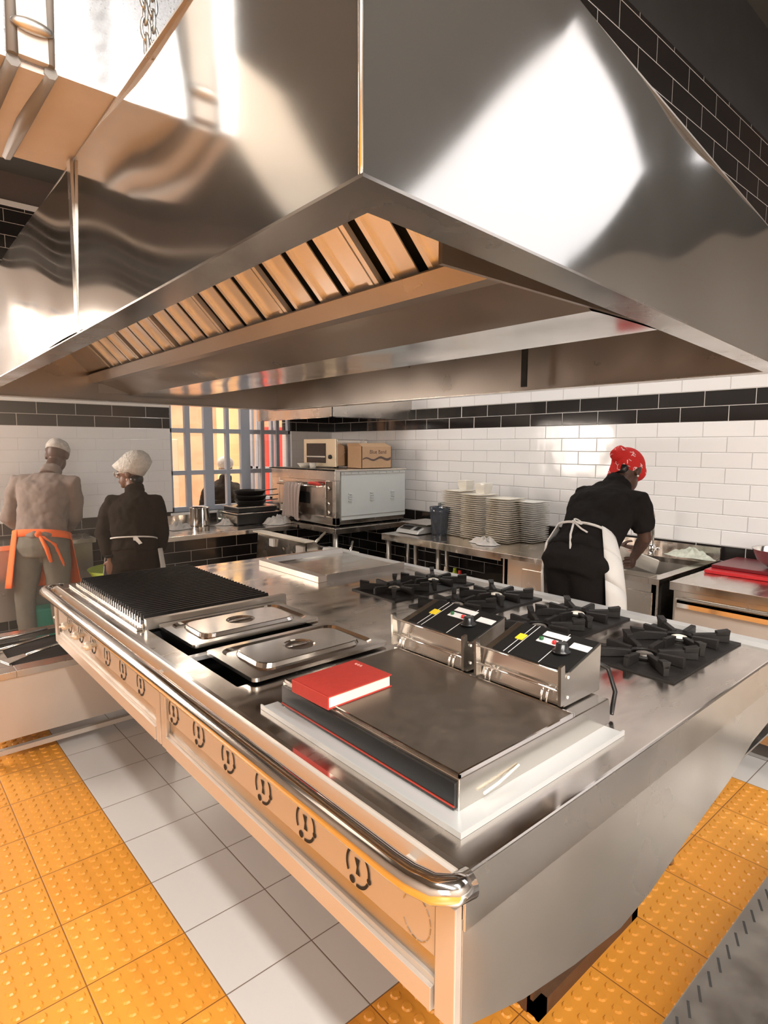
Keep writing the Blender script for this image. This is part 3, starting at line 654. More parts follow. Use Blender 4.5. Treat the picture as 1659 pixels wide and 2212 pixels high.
def pan(loc,lab,rz):
    t=thing('frying_pan',lab,'pan',loc,rz); b=MB(); b.lathe([(0,0),(.125,0),(.155,.045),(.16,.048),(.153,.047),(.122,.005),(0,.005)],(0,0,0),30,cap=False); b.build('bowl',m_iron,t,world=False)
    b=MB(); b.bar((.15,0,.045),(.27,0,.055),.022,.01); b.build('handle',m_black,t,world=False,bevel=.003); return t
pan((2.91,5.36,1.02),'bottom pan in the stack of three black pans by the window',-.5); pan((2.915,5.355,1.068),'middle pan in the stack of three black pans by the window',-.6); pan((2.905,5.36,1.118),'top pan in the stack of three black pans by the window',-.4)
# ------------------------------------------------------------------ oven corner
st=table('oven_stand','steel stand carrying the deck oven in the corner',3.14,4.12,4.25,5.62,.87,[(3.18,4.3),(4.07,4.3),(3.18,5.55),(4.07,5.55)],.05,m_steel,.02)
ov=thing('deck_oven','large stainless deck oven with pale side panel on the corner stand','oven',(3.6,4.85,.87))
b=MB(); b.box(3.22,4.05,4.34,5.40,.89,1.375); b.m(1).box(3.26,4.05,4.322,4.34,.93,1.375); b.m(1)
b.build('body',[m_steel,m_ovw],ov,bevel=.002)
b=MB()
for x in (3.36,3.62,3.88):
    for k_ in range(4): b.box(x-.022,x+.022,4.312,4.322,1.10+k_*.022,1.108+k_*.022)
b.build('vent_louvre',m_ovw,ov,split=True)
b=MB(); b.box(3.26,4.05,4.318,4.323,1.345,1.349); b.box(3.26,4.05,4.318,4.323,.965,.968)
for k_ in range(9): b.box(3.29+k_*.085,3.293+k_*.085,4.317,4.323,1.352,1.366)
b.build('panel_seams',m_dull,ov)
b=MB(); b.box(3.19,3.25,4.32,5.42,1.29,1.392); b.box(3.19,4.06,4.31,5.42,1.375,1.392); b.build('top_cowl',m_steel,ov,bevel=.003)
b=MB(); b.box(3.195,3.24,4.32,4.37,.89,1.29); b.box(3.195,3.24,5.28,5.42,.89,1.29); b.box(3.195,3.24,4.32,5.42,.885,.955); b.box(3.195,3.24,4.47,4.50,.95,1.29); b.box(3.2,3.24,4.5,5.28,1.26,1.29); b.build('front_frame',m_steel,ov,bevel=.002)
b=MB(); b.box(3.2,3.225,4.50,5.28,1.02,1.24); b.m(1).box(3.196,3.2,4.74,4.92,1.06,1.17); d=b.build('oven_door',[m_steel,m_black],ov,bevel=.002)
b=MB(); b.tube([(3.16,4.55,1.235),(3.16,5.25,1.235)],.012,10); b.box(3.16,3.2,4.56,4.58,1.228,1.242); b.box(3.16,3.2,5.22,5.24,1.228,1.242); b.build('handle',m_chrome,d)
b=MB(); b.box(3.205,3.23,4.375,4.465,.96,1.28); b.build('control_strip',m_plate,ov)
for z in (1.22,1.08,1.0):
    b=MB(); b.lathe([(.018,0),(.016,.02),(.0,.022)],(3.205,4.42,z),12,axis=(-1,0,0)); b.build('knob',m_chrome,ov)
b=MB()
for x,y in ((3.25,4.38),(4.0,4.38),(3.25,5.36),(4.0,5.36)): b.cyl((x,y,.87),.02,0,.02,10)
b.build('foot',m_black,ov,split=True)
b=MB()
def towelP(u,v):
    y=4.80+.31*u; s=v*2
    if s<1.55: z=1.252-(s/1.55)*.34-.0; x=3.142-.012*math.sin(u*34)-.008*math.sin(u*61+2)-.012*s
    else: z=.912; x=3.13
    if v<.08: x+= (1-v/.08)*.03; z=1.252
    y+= .02*math.sin(v*3+u*4)
    return V(x,y,z-.02*math.sin(u*9)*v)
b.grid(towelP,60,24); tag(b.build('hanging_towel',m_towel,solid=.006),'taupe towel hanging in folds over the deck oven door handle','towel')
ot=MB(); ot.ell((3.15,4.63,1.262),(.022,.07,.014),12,8); ot.tube([(3.15,4.57,1.262),(3.15,4.50,1.25)],[.02,.012],8); tag(ot.build('oven_cloth',m_post),'small dark red cloth draped at the right end of the oven door handle','cloth')
to=thing('toaster_oven','cream toaster oven with dark glass door on top of the deck oven','oven',(3.55,4.9,1.392))
b=MB(); b.box(3.42,3.80,4.60,5.14,1.41,1.665); b.build('body',m_steel,to,bevel=.008)
b=MB(); b.box(3.405,3.42,4.60,5.14,1.405,1.672); b.build('front_frame',mat('cream_metal',(.78,.68,.5),.35,.3),to,bevel=.004)
b=MB(); b.box(3.398,3.406,4.76,5.08,1.44,1.63); dd=b.build('glass_door',m_black,to)
b=MB(); b.tube([(3.385,4.75,1.50),(3.385,5.08,1.50)],.007,8); b.build('handle',m_china,dd)
b=MB(); b.lathe([(.022,0),(.02,.02),(0,.022)],(3.405,4.68,1.50),14,axis=(-1,0,0)); b.build('knob',m_black,to)
b=MB()
for x,y in ((3.45,4.64),(3.45,5.1),(3.77,4.64),(3.77,5.1)): b.cyl((x,y,1.392),.014,0,.02,8)
b.build('foot',m_black,to,split=True)
lathe_thing('small_bowl','small shallow bowl in front of the toaster oven','bowl',(3.33,5.02,1.392),[(0,0),(.04,0),(.075,.045),(.072,.045),(.038,.006),(0,.006)],m_china,cap=False)
lathe_thing('mug','small white mug beside the bowl on the deck oven','mug',(3.32,4.86,1.392),[(0,0),(.03,0),(.034,.05),(.031,.05),(.028,.005),(0,.005)],m_china,16,cap=False)
bx=thing('cardboard_box','open brown cardboard carton with dark lettering beside the toaster oven','box',(3.72,4.47,1.392),0)
x0,x1,y0,y1,z0,z1=3.53,3.90,4.36,4.58,1.393,1.60
b=MB(); b.box(x0,x1,y0,y0+.005,z0,z1); b.box(x0,x1,y1-.005,y1,z0,z1); b.box(x0,x0+.005,y0,y1,z0,z1); b.box(x1-.005,x1,y0,y1,z0,z1); b.box(x0,x1,y0,y1,z0,z0+.005)
b.hexa([(x0,y0,z1),(x1,y0,z1),(x1,y0+.004,z1),(x0,y0+.004,z1)],[(x0+.02,y0+.07,z1+.03),(x1-.03,y0+.07,z1+.035),(x1-.03,y0+.074,z1+.035),(x0+.02,y0+.074,z1+.03)])
b.hexa([(x0,y0,z1),(x0,y1,z1),(x0+.004,y1,z1),(x0+.004,y0,z1)],[(x0-.02,y0+.02,z1+.03),(x0-.02,y1-.02,z1+.03),(x0-.016,y1-.02,z1+.03),(x0-.016,y0+.02,z1+.03)]); b.build('carton',m_card,bx)
text('Blue Band','printed_lettering',m_cdk,bx,frame_m((3.73,y0-.001,1.548),(1,0,0),(0,0,1)),.052)
b=MB(); pts=[(3.54+.35*i/14,y0-.0015,1.475+.012*math.sin(i*.9)) for i in range(15)]
for i in range(14): b.hexa([V(*pts[i]),V(*pts[i+1]),V(*pts[i+1])+V(0,.001,0),V(*pts[i])+V(0,.001,0)],[V(*pts[i])+V(0,0,.012+.001*i),V(*pts[i+1])+V(0,0,.013+.001*i),V(*pts[i+1])+V(0,.001,.013+.001*i),V(*pts[i])+V(0,.001,.012+.001*i)])
b.build('printed_band',m_cdk,bx)
# low range in the middle distance
rg=thing('fryer_station','steel fryer with control backsplash standing behind the island','fryer',(2.8,4.33,0))
b=MB(); b.box(2.67,3.05,3.93,4.72,.25,.72); b.build('body',m_dull,rg,bevel=.003)
b=MB(); b.prism([(2.61,.50),(2.64,.50),(2.67,.84),(2.64,.84)],3.95,4.74,'y'); b.build('backsplash',m_steel,rg,bevel=.002)
b=MB(); b.prism([(2.60,.84),(2.69,.84),(2.69,.852),(2.60,.852)],3.93,4.76,'y'); b.build('top_rail',m_china2,rg,label='pale top rail')
b=MB(); b.prism([(2.62,.66),(2.90,.66),(2.70,.84),(2.62,.84)],3.93,3.945,'y'); b.build('side_cheek',m_steel,rg)
b=MB(); b.box(2.612,2.632,4.43,4.50,.745,.81); b.box(2.612,2.632,3.97,4.08,.72,.80); b.build('sticker',m_white,rg,split=True)
for y,z,r in ((4.28,.745,.02),(4.15,.715,.035)):
    b=MB(); b.lathe([(r,0),(r*.8,.02),(0,.021)],(2.635,y,z),14,axis=(-1,0,0)); b.build('knob',m_plate,rg)
for x in (2.70,3.02):
    for y in (3.97,4.68):
        b=MB(); b.cyl((x,y,0),.018,0,.25,10); b.build('leg',m_dull,rg)
def utensil(name,lab,p,q,m_,blade=None,cat='utensil',r=.008):
    t=thing(name,lab,cat,p); b=MB(); b.tube([p,q],r,8); b.build('handle',m_,t)
    if blade:
        d=(Vector(q)-Vector(p)).normalized(); s=d.cross(V(0,0,1)).normalized(); e=Vector(p)-d*blade[0]; w0=blade[1]
        b=MB(); P=Vector(p); b.hexa([P-s*w0*.5,P+s*w0*.5,e+s*w0,e-s*w0],[P-s*w0*.5+V(0,0,.003),P+s*w0*.5+V(0,0,.003),e+s*w0+V(0,0,.003),e-s*w0+V(0,0,.003)]); b.build('blade',m_steel,t)
    return t
utensil('fryer_basket_handle','long steel basket handle rising from the left of the fryer',(2.74,4.02,.80),(3.04,4.27,.845),m_steel,cat='handle',r=.012)
utensil('fryer_basket_handle','long steel basket handle rising at the right of the fryer, nearer the table',(2.95,3.80,.735),(3.12,3.98,.79),m_steel,cat='handle',r=.012)
b=MB(); b.box(2.72,3.0,3.74,4.05,.735,.75); b.m(1).box(2.76,2.81,3.88,3.94,.75,.79); tag(b.build('basket_tray',[m_china2,m_black],bevel=.002),'pale tray with a black clip lying over the fryer top','tray')
# ------------------------------------------------------------------ right hand counters
rt=table('plate_table','steel leg table against the white wall carrying the plates',3.29,4.12,2.54,3.80,.87,[(3.33,3.75),(4.05,3.75),(3.36,3.2),(4.05,2.7),(3.62,3.72)],.055,None,.02)
sc=thing('kitchen_scale','white digital kitchen scale with steel pan on the plate table','scale',(3.55,3.72,.87),math.radians(0))
b=MB(); b.prism([(3.42,.875),(3.80,.875),(3.80,.925),(3.52,.93),(3.44,.90)],3.50,3.77,'y'); b.build('body',m_alu,sc,bevel=.008)
b=MB(); 
def sp_(y0,y1,u0,u1):
    A=V(3.44,0,.9005);B=V(3.52,0,.9305)
    return [A.lerp(B,u0)+V(0,y0,.0),A.lerp(B,u0)+V(0,y1,0),A.lerp(B,u1)+V(0,y1,0),A.lerp(B,u1)+V(0,y0,0)]
for y0,y1 in ((3.62,3.75),(3.53,3.58)):
    P=sp_(y0,y1,.15,.85); b.hexa(P,[p+V(-.001,0,.002) for p in P])
b.build('display',m_black,sc)
b=MB(); b.box(3.50,3.82,3.47,3.80,.948,.954); b.cyl((3.66,3.63,.92),.03,0,.03,12); b.build('weighing_pan',m_top,sc,bevel=.002)
def pitcher(loc,lab,s,m_,sq=True):
    t=thing('plastic_jug',lab,'jug',loc); b=MB()
    b.lathe([(0,0),(.062*s,0),(.066*s,.01),(.085*s,.19),(.09*s,.235),(.086*s,.235),(.08*s,.19),(.06*s,.012),(0,.01)],(0,0,0),10,cap=False); b.build('vessel',m_,t,world=False)
    b=MB(); b.tube([(.085*s,0,.20),(.13*s,0,.19),(.13*s,0,.09),(.08*s,0,.07)],.007,8); b.build('handle',m_,t,world=False); return t
pitcher((3.60,3.42,.87),'smoked grey plastic jug left of the tall plate stacks',1.0,m_glass)
pitcher((3.86,3.60,.87),'clear plastic jug between the scale and the smoked jug',.75,m_clear)
# plates
def plate():
    b=MB(); h=.112
    def sq(s,z,r=.012): 
        out=[]
        for sx,sy,a0 in ((1,1,0),(-1,1,90),(-1,-1,180),(1,-1,270)):
            for k_ in range(3):
                a=math.radians(a0+45*k_); out.append(V(sx*(s-r)+r*math.cos(a),sy*(s-r)+r*math.sin(a),z))
        return out
    b.rings([sq(h*.6,0),sq(h*.66,0),sq(h*.97,.0095),sq(h,.0112),sq(h,.0135),sq(h*.7,.004),sq(h*.2,.0035)]); return b
def stack(x,y,n,lab,toplab,grp,m_,pitch=.0163,rot=0):
    o=plate().build('square_plate',m_); tag(o,lab,'plate',grp); o.location=(x,y,.8705); o.rotation_euler=(0,0,rot)
    for i in range(1,n):
        c=o.copy(); COL.objects.link(c); c.location=(x+random.uniform(-.004,.004),y+random.uniform(-.004,.004),.8705+pitch*i); c.rotation_euler=(0,0,rot+random.uniform(-.02,.02))
        if i==n-1: c['label']=toplab
stack(3.74,3.33,23,'square white plate in the leftmost plate stack, behind the smoked jug','topmost square plate of the leftmost stack, under a bowl','plates in the leftmost stack',m_china2)
stack(3.71,3.085,22,'square white plate in the second plate stack from the left','topmost square plate of the second stack from the left','plates in the second stack',m_china2)
stack(3.72,2.835,21,'square white plate in the third plate stack from the left, behind the rag','topmost square plate of the third stack from the left','plates in the third stack',m_china2)
stack(3.88,2.73+.0,20,'square white plate in the rightmost plate stack, beside the sink unit','topmost square plate of the rightmost stack','plates in the rightmost stack',m_china,.0158)
def sbowl(): 
    b=MB(); s0,s1,h=.036,.05,.052
    def sq(s,z): return [V(s,s,z),V(-s,s,z),V(-s,-s,z),V(s,-s,z)]
    b.rings([sq(s0,0),sq(s1,h),sq(s1-.004,h),sq(s0-.003,.005)]); return b
o=sbowl().build('square_bowl',m_china,bevel=.002); tag(o,'square white bowl on top of the leftmost plate stack, lowest of three','bowl','bowls on the leftmost stack'); o.location=(3.76,3.28,.8705+.0163*23)
for i,l_ in ((1,'middle square white bowl on the leftmost plate stack'),(2,'topmost square white bowl on the leftmost plate stack')):
    c=o.copy(); COL.objects.link(c); c.location=(3.76,3.28,.8705+.0163*23+.014*i); c['label']=l_
b=MB(); s0,s1,h=.042,.052,.085
b.rings([[V(s*a,s*c,z) for a,c in ((1,1),(-1,1),(-1,-1),(1,-1))] for s,z in ((s0,0),(s1,h),(s1-.004,h),(s0-.003,.005))]); o=b.build('square_bowl',m_china,bevel=.002); o.location=(3.71,3.05,.8705+.0163*22); tag(o,'deeper square white bowl alone on the second plate stack','bowl')
clothpile('folded_cloth','crumpled speckled rag in front of the third plate stack',(3.50,2.86,.87),.06,.13,.06,m_cloth,5)
lathe_thing('steel_bowl','dark steel bowl on the counter behind the rightmost plate stack','bowl',(3.96,2.37,.87),[(0,0),(.05,0),(.10,.07),(.097,.07),(.048,.005),(0,.005)],m_steel,cap=False)
# things under the table
lathe_thing('large_basin','large wide steel basin under the plate table','basin',(3.68,2.86,.38),[(0,0),(.2,0),(.30,.18),(.295,.18),(.195,.01),(0,.01)],m_dull,cap=False)
b=MB(); b.box(3.34,4.08,2.58,3.75,.35,.38); b.build('lower_shelf',m_dull,rt)
for i,(x,y,z,m_,lab) in enumerate(((3.50,3.10,.62,m_post,'red'),(3.52,3.17,.625,m_lime,'green'),(3.49,3.24,.63,m_china2,'pale'))):
    b=MB(); b.lathe([(0,-.24),(.035,-.24),(.038,-.10),(.02,-.03),(.012,0),(0,.002)],(0,0,0),12); b.lathe([(.014,-.01),(.014,.012),(0,.013)],(0,0,0),10); o=b.build('squeeze_bottle',m_); o.location=(x,y,z); tag(o,lab+' squeeze bottle under the plate table beside the basin','bottle')
# sink
sk=thing('sink_unit','stainless sink unit with deep basin in front of the woman','sink',(3.7,1.95,0))
b=MB(); plate_with_holes(b,3.27,RW-.03,1.44,2.53,.84,.875,[(3.40,3.98,1.50,1.92)]); b.build('worktop',m_top,sk,bevel=.002)
b=MB(); b.box(3.40,3.98,1.50,1.92,.60,.605); b.box(3.395,3.4,1.5,1.92,.6,.84); b.box(3.98,3.985,1.5,1.92,.6,.84); b.box(3.4,3.98,1.495,1.5,.6,.84); b.box(3.4,3.98,1.92,1.925,.6,.84); b.build('basin',m_dull,sk)
b=MB(); b.box(RW-.05,RW-.03,1.44,2.53,.875,.955); b.build('splashback',m_top,sk)
b=MB(); b.box(3.29,3.30,1.46,2.51,.1,.84); b.box(3.29,4.1,1.46,1.47,.1,.84); b.box(3.285,3.295,1.48,2.36,.13,.79); b.build('front_panel',m_steel,sk,bevel=.003)
for x in (3.31,4.08):
    for y in (1.47,2.5):
        b=MB(); b.box(x-.02,x+.02,y-.02,y+.02,0,.84); b.build('leg',m_steel,sk)
fa=thing('swan_neck_tap','tall curved tap rising behind the sink basin','tap',(4.03,1.86,.875))
b=MB(); b.tube([(4.04,1.84,.875),(4.04,1.84,1.13)]+[(4.04-.055*(1-math.cos(a*PI/8)),1.84+.02*(1-math.cos(a*PI/8)),1.13+.055*math.sin(a*PI/8)) for a in range(1,9)]+[(3.93,1.88,1.08)],.011,10); b.build('spout',m_steel,fa)
b=MB(); b.lathe([(.024,0),(.024,.05),(.015,.07)],(4.04,1.84,.875),14); b.tube([(4.04,1.84,.905),(4.02,1.78,.92)],.010,8); b.build('mixer_body',m_chrome,fa)
clothpile('dish_cloth','crumpled green and white dish cloth on the sink edge',(3.98,1.56,.90),.09,.14,.06,mat('checked_cloth',(.5,.52,.44),.9,noise=.5,nscale=40,bump=.3),8)
# chilled counter right
fr=thing('chilled_counter','stainless drawer counter at the right edge carrying the red boards','counter',(3.7,.6,0))
b=MB(); b.box(3.27,RW-.0,-.3,1.385,.83,.875); b.build('worktop',m_top,fr,bevel=.003)
b=MB(); b.box(3.31,4.15,-.28,1.375,.12,.83); b.build('body',m_steel,fr)
for y0,y1 in ((.72,1.36),(.04,.70)):
    b=MB(); b.box(3.29,3.31,y0,y1,.18,.785); dr=b.build('drawer',m_apron,fr,bevel=.004)
    b=MB(); b.box(3.265,3.29,y0+.02,y1-.02,.765,.785); b.box(3.265,3.27,y0+.02,y1-.02,.74,.785); b.build('handle',m_chrome,dr,bevel=.002)
for x in (3.34,4.1):
    for y in (-.25,1.34):
        b=MB(); b.cyl((x,y,0),.02,0,.12,10); b.build('leg',m_dull,fr)
def board(lab,x0,x1,y0,y1,z,m_,rz=0):
    b=MB(); b.box(-(x1-x0)/2,(x1-x0)/2,-(y1-y0)/2,(y1-y0)/2,0,.02); o=b.build('cutting_board',m_,bevel=.004); o.location=((x0+x1)/2,(y0+y1)/2,z); o.rotation_euler=(0,0,rz); tag(o,lab,'cutting board')
board('bright red cutting board, lower of the two on the right counter',3.66,4.06,.78,1.36,.876,m_redb,.03)
board('dark red cutting board, upper of the two under the steel bowl',3.72,4.10,.80,1.34,.897,m_redb2,-.02)
bw=thing('mixing_bowl','shiny steel mixing bowl on the red cutting boards','bowl',(3.87,1.02,.918))
b=MB(); b.lathe([(0,0),(.07,.002),(.13,.05),(.155,.11),(.158,.112),(.150,.108),(.126,.052),(.068,.006),(0,.005)],(0,0,0),30,cap=False); b.build('bowl_shell',m_chrome,bw,world=False)
for i in range(4):
    b=MB(); b.tube([(-.02,-.05+.03*i,.04),(-.11+.02*i,.0+.03*i,.09)],.007,8); b.ell((-.02,-.05+.03*i,.04),(.03,.02,.012)); o=b.build('dark_spoon',m_black); o.location=(3.87,1.02,.918); tag(o,['dark spoon in the mixing bowl, nearest','dark spoon in the mixing bowl, second nearest','dark spoon in the mixing bowl, third','dark spoon in the mixing bowl, farthest left'][i],'spoon','dark spoons in the mixing bowl')
# ------------------------------------------------------------------ left side
cb=thing('steel_work_cabinet','pale steel cabinet against the wall in front of the man','cabinet',(.7,5.45,0))
b=MB(); b.box(-.9,1.42,5.34,5.68,.24,.80); b.build('body',m_hin,cb,bevel=.003)
b=MB(); b.box(-.92,1.44,5.30,5.69,.80,.84); b.build('worktop',m_steel,cb,bevel=.003)
for y in (5.36,5.66):
    for x in (-.85,1.38):
        b=MB(); b.box(x-.02,x+.02,y-.02,y+.02,0,.24); b.build('leg',m_dull,cb)
lb=MB(); lb.lathe([(0,0),(.15,0),(.24,.14),(.236,.142),(.146,.008),(0,.008)],(0,0,0),24,cap=False); o=lb.build('lime_basin',m_lime); o.location=(1.50,4.90,.50); tag(o,'lime green plastic basin on a low stool beside the woman in the white cap','basin')
sl=thing('low_stool','low dark stool holding the lime green basin','stool',(1.50,4.90,0)); b=MB(); b.box(1.33,1.67,4.74,5.06,.47,.50); b.build('seat',m_black,sl)
for x in (1.36,1.64):
    for y in (4.77,5.03):
        b=MB(); b.cyl((x,y,0),.016,0,.47,8); b.build('leg',m_black,sl)
tc=MB(); tc.box(.90,1.30,5.17,5.33,.0,.34); o=tc.build('teal_crate',m_green,bevel=.02); tag(o,'teal plastic crate on the floor behind the man legs','crate')
ls=thing('low_stove','low steel stove with sunken black top beyond the island, left edge','stove',(.7,3.9,0))
b=MB(); plate_with_holes(b,.38,1.2,3.40,4.16,.44,.475,[(.52,1.12,3.50,4.08)]); b.build('top_frame',m_steel,ls,bevel=.002)
b=MB(); b.box(.52,1.12,3.5,4.08,.42,.43); b.build('sunken_top',m_iron,ls)
b=MB(); b.box(.42,1.18,3.415,3.43,.12,.44); b.box(.42,.43,3.43,4.14,.12,.44); b.build('front_panel',m_apron,ls)
b=MB(); b.box(.42,1.18,3.41,3.44,.05,.075); b.build('lower_rail',m_apron,ls)
for x in (.40,1.18):
    for y in (3.42,4.14):
        b=MB(); b.box(x-.02,x+.02,y-.02,y+.02,.01,.44); b.lathe([(.02,0),(.02,.012)],(x,y,0),10); b.build('leg',m_apron,ls)
utensil('spatula','steel spatula on the low stove, nearest its front edge',(.60,3.60,.485),(.80,3.66,.50),m_steel,(.11,.045))
utensil('spatula','steel spatula with long handle, middle of the low stove',(.50,3.78,.485),(.76,3.84,.50),m_steel,(.10,.05))
utensil('spatula','thin handled spatula at the back of the low stove',(.50,3.98,.485),(.78,3.98,.505),m_dull,(.10,.05))
utensil('short_handle','short pale metal grill handle resting on the low stove front frame',(.99,3.50,.485),(.90,3.66,.50),m_china2,r=.014)
utensil('ladle','small ladle lying on the low stove at the back',(.90,4.02,.49),(.86,4.16,.52),m_china2,(.05,.03))
lathe_thing('round_lid','round pale lid lying on the low stove behind the short handle','lid',(.88,3.62,.478),[(.0,.012),(.05,.01),(.09,0),(.09,.003),(0,.016)],m_china2,24,cap=False)
# ------------------------------------------------------------------ people
def nrm(v): return Vector(v).normalized()
def ering(c,s,f,a,b_,n=20,pw=1.0):
    out=[]
    for k_ in range(n):
        t=2*PI*k_/n; cx,cy=math.cos(t),math.sin(t)
        out.append(c+s*(a*math.copysign(abs(cx)**pw,cx))+f*(b_*math.copysign(abs(cy)**pw,cy)))
    return out
def limb(b,pts,rad,n=14): b.tube(pts,rad,n)
def lerp(a,c,t): return a+(c-a)*t
def hand(b,w,d,palm,curl=.5,side=1,s=1.0):
    """w wrist, d direction of hand, palm = normal the palm faces, side=+1/-1 for thumb side"""
    d=nrm(d); p=nrm(Vector(palm)-d*Vector(palm).dot(d)); x=d.cross(p)*side
    c=w+d*.045*s
    b.rings([ering(w-d*.005,x,p,.025*s,.019*s,12),ering(w+d*.03*s,x,p,.036*s,.016*s,12),ering(w+d*.075*s,x,p,.040*s,.013*s,12),ering(w+d*.092*s,x,p,.036*s,.010*s,12)])
    for i,(o,L) in enumerate(((-.030,.060),(-.010,.074),(.011,.080),(.031,.072))):
        q=w+d*.085*s+x*o*s; pts=[q]; dd=d.copy()
        for k_ in range(3):
            dd=nrm(dd*math.cos(curl)+p*math.sin(curl)); q=q+dd*(L*s/3); pts.append(q.copy())
        b.tube(pts,[.0088*s,.0085*s,.0078*s,.0062*s],8)
    q=w+d*.022*s+x*.03*s; t1=nrm(x*.75+d*.6+p*.25); q2=q+t1*.034*s; t2=nrm(d*.8+x*.3+p*.4*(.5+curl)); b.tube([q,q2,q2+t2*.030*s],[.012*s,.010*s,.007*s],8)
def head(b,c,look,up,s=1.0,ears=True):
    f=nrm(look); u=nrm(Vector(up)-f*Vector(up).dot(f)); r=f.cross(u)
    b.ell(c+u*.03*s-f*.012*s,(.074*s,.095*s,.095*s),20,14,(r,f,u))
    b.ell(c-u*.045*s+f*.028*s,(.054*s,.058*s,.066*s),16,12,(r,f,u))
    b.ell(c-u*.088*s+f*.062*s,(.026*s,.02*s,.018*s),10,8,(r,f,u))          # chin
    b.hexa([c+f*.078*s+u*.028*s-r*.006*s,c+f*.078*s+u*.028*s+r*.006*s,c+f*.085*s-u*.022*s+r*.016*s,c+f*.085*s-u*.022*s-r*.016*s],
           [c+f*.094*s+u*.028*s-r*.005*s,c+f*.094*s+u*.028*s+r*.005*s,c+f*.112*s-u*.018*s+r*.007*s,c+f*.112*s-u*.018*s-r*.007*s])  # nose
    b.ell(c-u*.048*s+f*.083*s,(.024*s,.012*s,.007*s),12,6,(r,f,u)); b.ell(c-u*.059*s+f*.081*s,(.021*s,.012*s,.007*s),12,6,(r,f,u))
    b.ell(c+u*.036*s+f*.078*s,(.05*s,.012*s,.009*s),12,6,(r,f,u))
    if ears:
        for k_ in (-1,1): b.ell(c+r*.076*s*k_-f*.008*s-u*.002*s,(.012*s,.02*s,.034*s),10,8,(r,f,u))
    return f,u,r
def eyes(parent,c,f,u,r,s=1.0):
    e=MB()
    for k_ in (-1,1): e.ell(c+r*.03*s*k_+f*.078*s+u*.014*s,(.012*s,.008*s,.007*s),10,8,(r,f,u))
    e.build('eye',m_china,parent,split=True)
    e=MB()
    for k_ in (-1,1): e.ell(c+r*.03*s*k_+f*.0855*s+u*.014*s,(.0055*s,.002*s,.0055*s),8,6,(r,f,u))
    e.build('pupil',m_black,parent,split=True)
